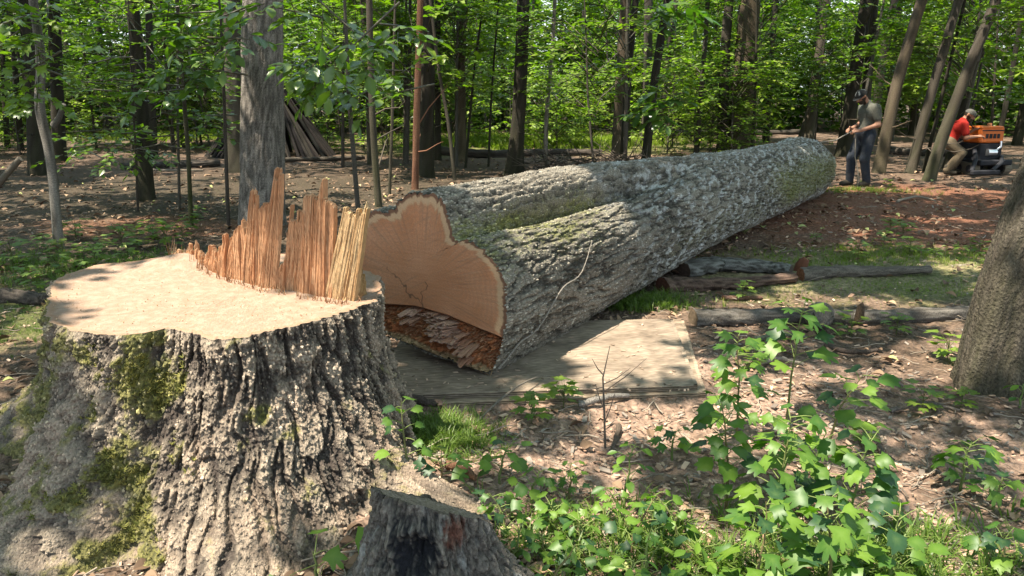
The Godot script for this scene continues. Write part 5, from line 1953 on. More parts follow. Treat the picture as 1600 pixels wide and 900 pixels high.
func flesh(bones: Array, cell: float, k: float, col: Callable, b: MB, grow := 0.0) -> void:
	# bones: [from, to, radius there, radius here(, flatten axis, factor)]; joined by a smooth minimum and meshed as surface nets
	var lo := Vector3.ONE * 1e9
	var hi := -lo
	for q in bones:
		var m: float = maxf(q[2], q[3]) + grow + k + cell * 2.0
		for e in [q[0], q[1]]:
			lo = lo.min(e - Vector3.ONE * m)
			hi = hi.max(e + Vector3.ONE * m)
	var nx := int((hi.x - lo.x) / cell) + 2
	var ny := int((hi.y - lo.y) / cell) + 2
	var nz := int((hi.z - lo.z) / cell) + 2
	var f := PackedFloat32Array()
	f.resize(nx * ny * nz)
	f.fill(1.0)
	for q in bones:
		var a: Vector3 = q[0]
		var c: Vector3 = q[1]
		var ra: float = q[2] + grow
		var rb: float = q[3] + grow
		var m := maxf(ra, rb) + k + cell * 2.0
		var l := ((a.min(c) - Vector3.ONE * m - lo) / cell).max(Vector3.ZERO)
		var h := (a.max(c) + Vector3.ONE * m - lo) / cell
		var ab := c - a
		var len2 := maxf(ab.length_squared(), 1e-9)
		for z in range(int(l.z), mini(int(h.z) + 1, nz)):
			for y in range(int(l.y), mini(int(h.y) + 1, ny)):
				for x in range(int(l.x), mini(int(h.x) + 1, nx)):
					var p := lo + Vector3(x, y, z) * cell
					var t := clampf((p - a).dot(ab) / len2, 0.0, 1.0)
					var d := p.distance_to(a + ab * t) - lerpf(ra, rb, t)
					var i := (z * ny + y) * nx + x
					var o := f[i]
					var g := maxf(k - absf(d - o), 0.0) / k
					f[i] = minf(d, o) - g * g * k * 0.25
	var ids := {}
	var v := PackedVector3Array()
	var step := [1, nx, nx * ny]
	for z in nz - 1:
		for y in ny - 1:
			for x in nx - 1:
				var i := (z * ny + y) * nx + x
				var inside := 0
				for c in 8:
					if f[i + (c & 1) + (nx if c & 2 else 0) + (nx * ny if c & 4 else 0)] < 0.0:
						inside += 1
				if inside == 0 or inside == 8:
					continue
				var sum := Vector3.ZERO
				var n := 0
				for c in 8:
					var fc := f[i + (c & 1) + (nx if c & 2 else 0) + (nx * ny if c & 4 else 0)]
					for ax in 3:
						if c & (1 << ax):
							continue
						var c2 := c | (1 << ax)
						var fd := f[i + (c2 & 1) + (nx if c2 & 2 else 0) + (nx * ny if c2 & 4 else 0)]
						if (fc < 0.0) != (fd < 0.0):
							var p := Vector3(c & 1, (c >> 1) & 1, (c >> 2) & 1)
							p[ax] = fc / (fc - fd)
							sum += p
							n += 1
				ids[i] = v.size()
				v.append(lo + (Vector3(x, y, z) + sum / n) * cell)
	var base := b.v.size()
	var nn := PackedVector3Array()
	nn.resize(v.size())
	var tri := PackedInt32Array()
	for i in ids:
		for ax in 3:
			var j: int = i + step[ax]
			if (f[i] < 0.0) == (f[j] < 0.0):
				continue
			var s1: int = step[(ax + 1) % 3]
			var s2: int = step[(ax + 2) % 3]
			if not (ids.has(i - s1) and ids.has(i - s2) and ids.has(i - s1 - s2)):
				continue
			var q := [ids[i], ids[i - s1], ids[i - s1 - s2], ids[i - s2]]
			if f[i] >= 0.0:
				q.reverse()
			var n := (v[q[2]] - v[q[0]]).cross(v[q[1]] - v[q[3]])
			for e in 4:
				nn[q[e]] += n
			for e in [0, 2, 1, 0, 3, 2]:
				tri.append(base + q[e])
	for i in v.size():
		var n := nn[i].normalized()
		# outward: away from the inside
		b.v.append(v[i])
		b.n.append(-n)
		b.c.append(col.call(v[i]))
	b.i.append_array(tri)


func hand(b: MB, wrist: Vector3, dir: Vector3, palm: Vector3, thumb: Vector3, skin: Color, curl: float) -> void:
	# palm, four bent fingers and a thumb; palm is the side the fingers close towards
	var side := dir.cross(palm).normalized()
	var bones := [[wrist, wrist + dir * 0.03, 0.026, 0.028]]
	for k in 4:
		var s := (k - 1.5) * 0.019
		var o := wrist + dir * 0.085 + side * s
		bones.append([wrist + dir * 0.02 + side * s * 0.6, o, 0.016, 0.0125])
		var l: float = [0.036, 0.043, 0.04, 0.03][k]
		var a := curl * 0.6
		var p1 := o + (dir * cos(a) + palm * sin(a)) * l
		var p2 := p1 + (dir * cos(a * 2.2) + palm * sin(a * 2.2)) * l * 0.75
		var p3 := p2 + (dir * cos(a * 3.3) + palm * sin(a * 3.3)) * l * 0.6
		bones.append([o, p1, 0.0105, 0.0098])
		bones.append([p1, p2, 0.0098, 0.009])
		bones.append([p2, p3, 0.009, 0.008])
	var t0 := wrist + dir * 0.025 + thumb * 0.022
	var t1 := t0 + (thumb * 0.7 + dir * 0.7) * 0.04
	bones.append([wrist + dir * 0.015, t0, 0.018, 0.015])
	bones.append([t0, t1, 0.014, 0.0115])
	bones.append([t1, t1 + (dir * 0.8 + palm * 0.5) * 0.032, 0.011, 0.009])
	flesh(bones, 0.0055, 0.006, func(_p: Vector3) -> Color: return skin, b)


func head_mesh(b: MB, at: Vector3, fwd: Vector3, up: Vector3, skin: Color, beard: Color, neck: Vector3) -> void:
	var side := fwd.cross(up).normalized()
	var w := func(f: float, u: float, s: float) -> Vector3:
		return at + fwd * f + up * u + side * s
	var bones := [
		[w.call(-0.025, 0.035, 0.0), w.call(0.01, 0.04, 0.0), 0.088, 0.083],
		[w.call(0.02, -0.02, 0.0), w.call(0.055, -0.075, 0.0), 0.066, 0.04],
		[w.call(0.088, 0.03, 0.0), w.call(0.112, -0.012, 0.0), 0.01, 0.015],
		[w.call(0.07, 0.052, 0.035), w.call(0.07, 0.052, -0.035), 0.018, 0.018],
		[w.call(-0.005, 0.03, 0.085), w.call(-0.012, -0.012, 0.082), 0.014, 0.011],
		[w.call(-0.005, 0.03, -0.085), w.call(-0.012, -0.012, -0.082), 0.014, 0.011],
		[w.call(0.078, -0.045, 0.018), w.call(0.078, -0.045, -0.018), 0.014, 0.014],
		[w.call(-0.03, -0.05, 0.0), neck, 0.056, 0.06],
	]
	var col := func(p: Vector3) -> Color:
		var q := p - at
		var f := q.dot(fwd)
		var u := q.dot(up)
		var s := absf(q.dot(side))
		if u < -0.03 and f > 0.0 or (u < 0.0 and s > 0.055 and f > -0.01 and f < 0.06):
			return beard
		if u > 0.075 or (f < -0.03 and u > -0.03):
			return beard
		if absf(u - 0.032) < 0.011 and s > 0.016 and s < 0.046 and f > 0.05:
			return Color(0.05, 0.035, 0.03)
		return skin
	flesh(bones, 0.0075, 0.03, col, b)


func build_workers() -> void:
	var skin := Color(0.3, 0.155, 0.1)
	var at := grounded(on(1342, 291), 0.0)
	# ---- the standing worker: faces left, head bowed over the line he holds
	var root := thing("person", "bearded worker in grey T-shirt and striped cap, head bowed, holding a line", "person", at)
	root.rotation.y = 0.25
	var hip := Vector3(0.03, 0.93, 0)
	var chest := Vector3(0.04, 1.26, 0)
	var neck := Vector3(0.0, 1.46, 0)
	var legs := []
	var boots := []
	for s in [1.0, -1.0]:
		var h := hip + Vector3(0, -0.03, 0.095 * s)
		var kn := Vector3(-0.03 if s > 0 else -0.13, 0.5, 0.11 * s)
		var an := Vector3(0.05 if s > 0 else -0.12, 0.1, 0.12 * s)
		legs.append([h, kn, 0.095, 0.064])
		legs.append([kn, an, 0.064, 0.048])
		boots.append([an + Vector3(0.01, -0.03, 0), an + Vector3(-0.15, -0.055, 0.012 * s), 0.052, 0.04])
		boots.append([an + Vector3(0.01, 0.06, 0), an + Vector3(0.01, -0.04, 0), 0.056, 0.052])
	var torso := [[hip + Vector3(0, 0.0, 0.05), hip + Vector3(0, 0.0, -0.05), 0.12, 0.12], [hip, chest, 0.115, 0.12], [chest + Vector3(0, 0.04, 0.075), chest + Vector3(0, 0.04, -0.075), 0.118, 0.118], [chest + Vector3(0.01, 0.12, 0.15), chest + Vector3(0.01, 0.12, -0.15), 0.066, 0.066], [chest + Vector3(0, 0.1, 0), neck, 0.085, 0.06]]
	var arms := []
	var sleeves := []
	for s in [1.0, -1.0]:
		var sh := chest + Vector3(0.01, 0.12, 0.19 * s)
		var el := Vector3(0.08, 1.1, 0.235 * s)
		var wr := Vector3(-0.19, 0.995 if s > 0 else 1.02, 0.12 * s)
		arms.append([sh, el, 0.056, 0.044])
		arms.append([el, wr, 0.043, 0.029])
		sleeves.append([sh, sh.lerp(el, 0.6), 0.06, 0.058])
	var b := MB.new()
	flesh(torso + arms + legs, 0.016, 0.035, func(_p: Vector3) -> Color: return skin, b)
	head_mesh(b, Vector3(-0.13, 1.565, 0), Vector3(-0.82, -0.57, 0).normalized(), Vector3(-0.57, 0.82, 0).normalized(), skin, Color(0.025, 0.018, 0.014), neck + Vector3(0.0, -0.02, 0))
	for s in [1.0, -1.0]:
		var wr := Vector3(-0.19, 0.995 if s > 0 else 1.02, 0.12 * s)
		hand(b, wr, Vector3(-0.95, -0.05, -0.3 * s).normalized(), Vector3(0.0, -0.8, -0.6 * s).normalized(), Vector3(-0.3, 0.75, -0.55 * s).normalized(), skin, 0.95)
	put(root, "body", b.done(), M.skin)
	b = MB.new()
	flesh(torso + sleeves, 0.016, 0.035, func(p: Vector3) -> Color: return Color(0.15, 0.147, 0.12).lerp(Color(0.11, 0.11, 0.09), clampf(nS.get_noise_3d(p.x * 12.0, p.y * 12.0, p.z * 12.0), 0, 1)), b, 0.014)
	put(root, "t_shirt", b.done(), M.cloth)
	b = MB.new()
	flesh(legs + [torso[0], [hip + Vector3(0, 0, 0), hip + Vector3(0, 0.06, 0), 0.118, 0.116]], 0.016, 0.03, func(p: Vector3) -> Color: return Color(0.035, 0.042, 0.055).lerp(Color(0.055, 0.06, 0.07), clampf(nS.get_noise_3d(p.x * 9.0, p.y * 9.0, p.z * 9.0), 0, 1)), b, 0.02)
	put(root, "trousers", b.done(), M.cloth)
	b = MB.new()
	flesh(boots, 0.012, 0.03, func(_p: Vector3) -> Color: return Color(0.035, 0.028, 0.022), b, 0.004)
	put(root, "boots", b.done(), M.rubber)
	# cap with pale stripes and a short peak
	b = MB.new()
	var hu := Vector3(-0.57, 0.82, 0).normalized()
	var hf := Vector3(-0.82, -0.57, 0).normalized()
	var ho := Vector3(-0.13, 1.565, 0)
	var hs := hf.cross(hu)
	var pts := PackedVector3Array()
	var cols := PackedColorArray()
	for j in 9:
		var t := j / 8.0
		for k in 22:
			var a := TAU * k / 22.0
			var r := 0.108 * cos(t * PI * 0.47)
			pts.append(ho + hu * (0.035 + 0.1 * sin(t * PI * 0.5)) + (hf * cos(a) * 1.06 + hs * sin(a) * 0.92) * r - hf * 0.008)
			cols.append(Color(0.5, 0.48, 0.45) if (k % 6 == 1) and j > 2 and j < 7 else Color(0.02, 0.02, 0.022))
	b.grid(pts, cols, 22, 9, true)
	pts = PackedVector3Array()
	cols = PackedColorArray()
	for j in 4:
		for k in 9:
			var a := lerpf(-1.1, 1.1, k / 8.0)
			var r := 0.1 + 0.055 * j / 3.0 * cos(a)
			pts.append(ho + hu * (0.045 - 0.012 * j / 3.0) + (hf * cos(a) * 1.06 + hs * sin(a) * 0.92) * r)
			cols.append(Color(0.02, 0.02, 0.022))
	b.grid(pts, cols, 9, 4, false)
	put(root, "cap", b.done(), M.cloth)
	# the line he holds: from the log's end to his hands, then down to the ground
	var gp := func(v: Vector3) -> Vector3:
		return at + v.rotated(Vector3.UP, 0.25)
	b = MB.new()
	var h0: Vector3 = gp.call(Vector3(-0.3, 0.985, 0.05))
	var e0 := log_tip + log_a * 9.9 + log_u * -0.05 + log_v * 0.86
	b.tube([e0 - h0, (e0 - h0) * 0.5 + Vector3(0, -0.06, 0), Vector3.ZERO, gp.call(Vector3(-0.24, 0.93, 0.08)) - h0, gp.call(Vector3(-0.27, 0.55, 0.16)) - h0, gp.call(Vector3(-0.2, 0.25, 0.2)) - h0, gp.call(Vector3(-0.22, 0.02, 0.24)) - h0, gp.call(Vector3(-0.1, 0.01, 0.34)) - h0], [0.01, 0.01, 0.01, 0.01, 0.01, 0.01, 0.01, 0.01], 6, Color(0.3, 0.26, 0.21))
	var line := put(self, "rope", b.done(), M.cloth)
	line.position = h0
	tag(line, "pale rope from the log's far end through the standing worker's hands", "rope")
	# ---- the worker in red: bends over the machine, knees a little bent, faces right
	at = grounded(deep(1485, 274, 16.4), 0.0)
	root = thing("person", "worker in red shirt, cap and tan trousers bending over the orange machine", "person", at)
	root.rotation.y = -0.35
	hip = Vector3(-0.12, 0.66, 0)
	chest = Vector3(0.02, 0.94, 0)
	neck = Vector3(0.1, 1.08, 0)
	legs = []
	boots = []
	for s in [1.0, -1.0]:
		var h := hip + Vector3(0, -0.02, 0.095 * s)
		var kn := Vector3(0.12 if s > 0 else 0.18, 0.44, 0.12 * s)
		var an := Vector3(-0.1 if s > 0 else 0.02, 0.1, 0.13 * s)
		legs.append([h, kn, 0.095, 0.065])
		legs.append([kn, an, 0.064, 0.05])
		boots.append([an + Vector3(0, -0.03, 0), an + Vector3(0.15, -0.055, 0), 0.052, 0.04])
		boots.append([an + Vector3(0, 0.06, 0), an + Vector3(0, -0.04, 0), 0.056, 0.052])
	torso = [[hip + Vector3(0, 0, 0.05), hip + Vector3(0, 0, -0.05), 0.12, 0.12], [hip, chest, 0.115, 0.12], [chest + Vector3(0.02, 0.02, 0.075), chest + Vector3(0.02, 0.02, -0.075), 0.118, 0.118], [chest + Vector3(0.08, 0.07, 0.15), chest + Vector3(0.08, 0.07, -0.15), 0.066, 0.066], [chest + Vector3(0.06, 0.06, 0), neck, 0.085, 0.06]]
	arms = []
	sleeves = []
	for s in [1.0, -1.0]:
		var sh := chest + Vector3(0.08, 0.07, 0.19 * s)
		var el := Vector3(0.16, 0.76, 0.23 * s)
		var wr := Vector3(0.36, 0.92 if s < 0 else 0.78, 0.14 * s)
		arms.append([sh, el, 0.056, 0.044])
		arms.append([el, wr, 0.043, 0.029])
		sleeves.append([sh, sh.lerp(el, 0.65), 0.06, 0.058])
	b = MB.new()
	flesh(torso + arms + legs, 0.018, 0.035, func(_p: Vector3) -> Color: return skin, b)
	head_mesh(b, Vector3(0.2, 1.18, 0.0), Vector3(0.8, -0.45, 0.4).normalized(), (Vector3(0.45, 0.85, 0.05) - Vector3(0.8, -0.45, 0.4).normalized() * (Vector3(0.45, 0.85, 0.05).dot(Vector3(0.8, -0.45, 0.4).normalized()))).normalized(), skin, Color(0.03, 0.02, 0.015), neck)
	for s in [1.0, -1.0]:
		hand(b, Vector3(0.36, 0.92 if s < 0 else 0.78, 0.14 * s), Vector3(0.95, 0.1, -0.2 * s).normalized(), Vector3(0.1, -0.9, -0.3 * s).normalized(), Vector3(0.3, 0.5, -0.8 * s).normalized(), skin, 0.8)
	put(root, "body", b.done(), M.skin)
	b = MB.new()
	flesh(torso + sleeves, 0.018, 0.035, func(_p: Vector3) -> Color: return Color(0.42, 0.025, 0.016), b, 0.016)
	put(root, "shirt", b.done(), M.cloth)
	b = MB.new()
	flesh(legs + [torso[0]], 0.018, 0.03, func(_p: Vector3) -> Color: return Color(0.2, 0.155, 0.1), b, 0.022)
	put(root, "trousers", b.done(), M.cloth)
	b = MB.new()
	flesh(boots, 0.014, 0.03, func(_p: Vector3) -> Color: return Color(0.05, 0.04, 0.03), b, 0.004)
	put(root, "boots", b.done(), M.rubber)
	b = MB.new()
	pts = PackedVector3Array()
	cols = PackedColorArray()
	hf = Vector3(0.8, -0.45, 0.4).normalized()
	hu = (Vector3(0.45, 0.85, 0.05) - hf * Vector3(0.45, 0.85, 0.05).dot(hf)).normalized()
	hs = hf.cross(hu)
	ho = Vector3(0.2, 1.18, 0.0)
	for j in 8:
		var t := j / 7.0
		for k in 18:
			var a := TAU * k / 18.0
			var r := 0.108 * cos(t * PI * 0.47)
			pts.append(ho + hu * (0.04 + 0.095 * sin(t * PI * 0.5)) + (hf * cos(a) * 1.06 + hs * sin(a) * 0.92) * r - hf * 0.008)
			cols.append(Color(0.14, 0.13, 0.115))
	b.grid(pts, cols, 18, 8, true)
	put(root, "cap", b.done(), M.cloth)


var on_ply := PackedVector2Array()


func free_spot(p: Vector3) -> bool:
	if Geometry2D.is_point_in_polygon(Vector2(p.x, p.z), on_ply):
		return false
	var q := Vector2(p.x - stump_c.x, p.z - stump_c.z)
	if q.length() < 1.5 and q.length() < stump_r(atan2(q.y, q.x), 0.02):
		return false
	return true


func scatter_spot(r0: float, r1: float) -> Vector3:
	var a := rf(-0.85, 0.85)
	var r := r0 * pow(r1 / r0, rng.randf())
	return Vector3(sin(a) * r, 0, -cos(a) * r)


func litter_mesh(kind: int) -> ArrayMesh:
	var b := MB.new()
	if kind == 0:
		# a curled dry leaf
		var bs := Basis.IDENTITY
		var w := rf(0.25, 0.45)
		var cl := rf(0.3, 0.9)
		var pts := []
		for k in 5:
			var t := k / 4.0
			var ww := w * sin(PI * clampf(t * 0.92 + 0.05, 0, 1))
			for s in [-1.0, 0.0, 1.0]:
				pts.append(Vector3(s * ww, absf(s) * ww * cl + sin(t * 3.0) * 0.12, t - 0.5))
		for k in 4:
			for s in 2:
				b.quad(pts[k * 3 + s], pts[k * 3 + s + 1], pts[k * 3 + s + 4], pts[k * 3 + s + 3], Color.WHITE)
	elif kind == 1:
		# a chip or flake of wood
		b.box(Vector3.ZERO, Vector3(0.5, rf(-0.1, 0.1), 0), Vector3(0, 0.06, 0), Vector3(0.08, rf(-0.05, 0.05), rf(0.14, 0.26)), Color.WHITE)
	else:
		# a thin crooked twig
		var pts := [Vector3(-0.5, 0, 0)]
		for k in 4:
			pts.append(pts[-1] + Vector3(0.25, rf(-0.05, 0.06), rf(-0.08, 0.08)))
		b.tube(pts, [0.022, 0.02, 0.017, 0.014, 0.008], 4, Color.WHITE, false)
		var o: Vector3 = pts[rng.randi_range(1, 3)]
		b.tube([o, o + Vector3(0.15, 0.05, rf(-0.2, 0.2))], [0.012, 0.006], 3, Color.WHITE, false)
	return b.done()


func blade_tuft(n: int, lean: float) -> ArrayMesh:
	var b := MB.new()
	for k in n:
		var a := rf(0, TAU)
		var d := Vector3(cos(a), 0, sin(a))
		var o := d * rf(0, 0.25)
		var h := rf(0.5, 1.0)
		var w := d.cross(Vector3.UP) * 0.022
		var m := o + Vector3.UP * h * 0.6 + d * lean * 0.3
		var t := o + Vector3.UP * h * 0.85 + d * lean
		var col := Color(0.07, 0.13, 0.025).lerp(Color(0.2, 0.28, 0.06), rng.randf())
		b.quad(o - w, o + w, m + w * 0.8, m - w * 0.8, col)
		b.tri(m - w * 0.8, m + w * 0.8, t, col)
	return b.done()


func build_litter() -> void:
	var y := 0.06
	for q in [[560, 640], [1108, 618], [1072, 496], [640, 500]]:
		var p := on(q[0], q[1], y)
		on_ply.append(Vector2(p.x, p.z))
	var names := ["dry_leaves", "wood_chips", "twigs"]
	var labels := ["brown dry leaves scattered over the forest floor", "chips and flakes of sawn wood scattered on the ground", "small broken twigs scattered over the ground"]
	var counts_ := [11000, 27000, 2600]
	for kind in 3:
		for variant in 3:
			var xf := []
			var cols := []
			for k in counts_[kind] / 3:
				var p := scatter_spot(1.7, 26.0 if kind == 0 else 14.0)
				if not free_spot(p):
					continue
				var sawn := mask(p.x, p.z, Vector3(0.7, 0, -3.5), 2.2, 1.6)
				if kind == 1 and sawn < 0.1 and rng.randf() < 0.6:
					continue
				if kind == 0 and (sawn > 0.4 and rng.randf() < 0.75 or p.length() < 8.0 and rng.randf() < (0.72 if p.x > 0.3 else 0.45)):
					continue
				if mask(p.x, p.z, Vector3(3.6, 0, -7.1), 2.0, 1.3) > 0.3 and rng.randf() < 0.7:
					continue
				var s := 0.0
				var c: Color
				if kind == 0:
					s = rf(0.035, 0.085)
					c = Color(0.1, 0.062, 0.038).lerp(Color(0.34, 0.225, 0.14), pow(rng.randf(), 1.8))
					if rng.randf() < 0.04:
						c = Color(0.3, 0.32, 0.12)
				elif kind == 1:
					s = rf(0.01, 0.034) * (1.6 if rng.randf() < 0.15 else 1.0)
					c = Color(0.27, 0.16, 0.105).lerp(Color(0.55, 0.39, 0.28), rng.randf())
					if rng.randf() < 0.35:
						c = Color(0.13, 0.1, 0.08).lerp(Color(0.28, 0.24, 0.2), rng.randf())
				else:
					s = rf(0.05, 0.22)
					c = Color(0.11, 0.085, 0.065).lerp(Color(0.33, 0.27, 0.21), rng.randf())
				var far := maxf(1.0, p.length() / 7.0)
				var bs := spin() * Basis(Vector3(rf(-1, 1), 0, rf(-1, 1)).normalized(), rf(-0.5, 0.5) * (0.3 if kind == 2 else 1.0))
				xf.append(Transform3D(bs.scaled(Vector3.ONE * s * minf(far, 1.35 if kind == 0 else 1.1)), Vector3(p.x, ground_y(p.x, p.z) + 0.004 + s * 0.08 + (0.005 if p.length() < 8.0 else 0.012), p.z)))
				cols.append(c)
			var o := many(self, names[kind], litter_mesh(kind), M.dry_leaf, xf, cols)
			o.set_meta("label", labels[kind])
	var bits := []
	var bit_cols := []
	for k in 170:
		var u := rng.randf()
		var v := rng.randf() * rng.randf()
		var p := on(lerpf(610, 1080, u), 611.0, 0.064).lerp(on(lerpf(660, 1045, u), 503.0, 0.064), v)
		bits.append(Transform3D(spin().scaled(Vector3.ONE * rf(0.008, 0.03)), p + Vector3(0, 0.001, 0)))
		bit_cols.append(Color(0.14, 0.1, 0.07).lerp(Color(0.55, 0.4, 0.29), rng.randf()))
	var bo := many(self, "wood_chips", litter_mesh(1), M.dry_leaf, bits, bit_cols)
	bo.set_meta("label", "crumbs and chips of wood strewn over the plywood")
	# grass
	var patches := [[680, 690, 0.25, 0.22, 420, 0.1, 1.0], [1010, 478, 0.4, 0.25, 300, 0.1, 1.0], [1400, 400, 1.6, 0.55, 1000, 0.07, 0.9], [1250, 460, 1.3, 0.5, 600, 0.04, 0.5], [1470, 450, 0.9, 0.4, 600, 0.04, 0.6], [40, 510, 0.6, 0.6, 500, 0.05, 0.6], [100, 420, 1.6, 0.8, 900, 0.1, 0.9], [850, 222, 5.0, 4.0, 2600, 0.35, 0.8], [980, 850, 0.6, 0.3, 180, 0.12, 1.1], [1330, 890, 0.6, 0.25, 220, 0.14, 1.1], [620, 640, 0.15, 0.1, 70, 0.12, 0.9], [1340, 300, 1.2, 0.5, 300, 0.1, 0.8], [300, 215, 5.0, 3.0, 900, 0.35, 0.8]]
	for v in 2:
		var tuft := blade_tuft(9, 0.45 + 0.25 * v)
		var xf := []
		var cols := []
		for q in patches:
			var c := on(q[0], q[1])
			for k in q[4] / 2:
				var p := c + Vector3(rng.randfn(0, 0.5) * q[2], 0, rng.randfn(0, 0.5) * q[3])
				if not free_spot(p):
					continue
				xf.append(Transform3D(spin() * Basis(Vector3.RIGHT, rf(-0.3, 0.3)).scaled(Vector3(q[6], rf(0.6, 1.1), q[6]) * q[5]), grounded(p, 0.0)))
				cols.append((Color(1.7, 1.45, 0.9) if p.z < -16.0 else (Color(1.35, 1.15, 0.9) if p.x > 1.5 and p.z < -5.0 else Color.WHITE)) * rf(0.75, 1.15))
		var o := many(self, "grass", tuft, M.grass_blade, xf, cols)
		o.set_meta("label", "short green grass growing in patches between the logs")


func seedling(label: String, foot: Array, height: float, lean: Vector3, leaves: int, size: float, shape: int, group: String, cat := "seedling", low := 0.15) -> void:
	var base := grounded(on(foot[0], foot[1]), -0.01)
	var root := thing("leafy_seedling" if cat == "seedling" else cat.replace(" ", "_"), label, cat, base, group)
	var b := MB.new()
	var pts := []
	for k in 6:
		var f := k / 5.0
		pts.append(Vector3(0, height * f, 0) + lean * height * f * f + Vector3(rf(-1, 1), 0, rf(-1, 1)) * 0.012 * f)
	b.tube(pts, [0.0065, 0.006, 0.005, 0.004, 0.003, 0.0015], 6, Color(0.14, 0.095, 0.05).lerp(Color(0.12, 0.17, 0.05), rng.randf()))
	put(root, "stem", b.done(), M.plain)
	var a := rf(0, TAU)
	for k in leaves:
		var f := low + (1.0 - low) * pow((k + rf(0, 0.8)) / leaves, 0.8)
		f = minf(f, 1.0)
		a += 2.4 + rf(-0.4, 0.4)
		var i := mini(int(f * 5.0), 4)
		var at: Vector3 = pts[i].lerp(pts[i + 1], f * 5.0 - i)
		var out := Vector3(cos(a), rf(0.1, 0.75), sin(a)).normalized()
		var pet := rf(0.5, 1.3) * size * (1.2 - f * 0.6)
		var o := at + out * pet
		var d := (Vector3(cos(a), rf(-0.75, 0.1), sin(a))).normalized()
		var up := (Vector3.UP + Vector3(rf(-0.5, 0.5), 0, rf(-0.2, 0.8))).normalized()
		var x := up.cross(d).normalized()
		var s := size * rf(0.7, 1.15) * (1.0 - 0.25 * f)
		var lf := put(root, "leaf", leaf_kinds[shape][rng.randi() % 6], M.leaf_near)
		lf.transform = Transform3D(Basis(x, d.cross(x), d).scaled(Vector3.ONE * s), o)
		b = MB.new()
		b.tube([at - o, out * pet * -0.4 + Vector3(0, 0.004, 0), Vector3.ZERO], [0.0022, 0.0017, 0.0012], 4, Color(0.16, 0.2, 0.06), false)
		var st := MeshInstance3D.new()
		st.mesh = b.done()
		st.name = "leaf_stalk"
		st.material_override = M.plain
		lf.add_child(st, true)
		st.transform = Transform3D(lf.transform.basis.inverse(), Vector3.ZERO)


func ordinal(k: int) -> String:
	var w := ["first", "second", "third", "fourth", "fifth", "sixth", "seventh", "eighth", "ninth", "tenth", "eleventh", "twelfth", "thirteenth", "fourteenth", "fifteenth", "sixteenth", "seventeenth", "eighteenth", "nineteenth"]
	if k < 19:
		return w[k]
	var tens: String = ["twenty", "thirty", "forty"][(k + 1) / 10 - 2]
	return {"twenty": "twentieth", "thirty": "thirtieth", "forty": "fortieth"}[tens] if (k + 1) % 10 == 0 else tens + "-" + w[(k + 1) % 10 - 1]


var leaf_kinds := []


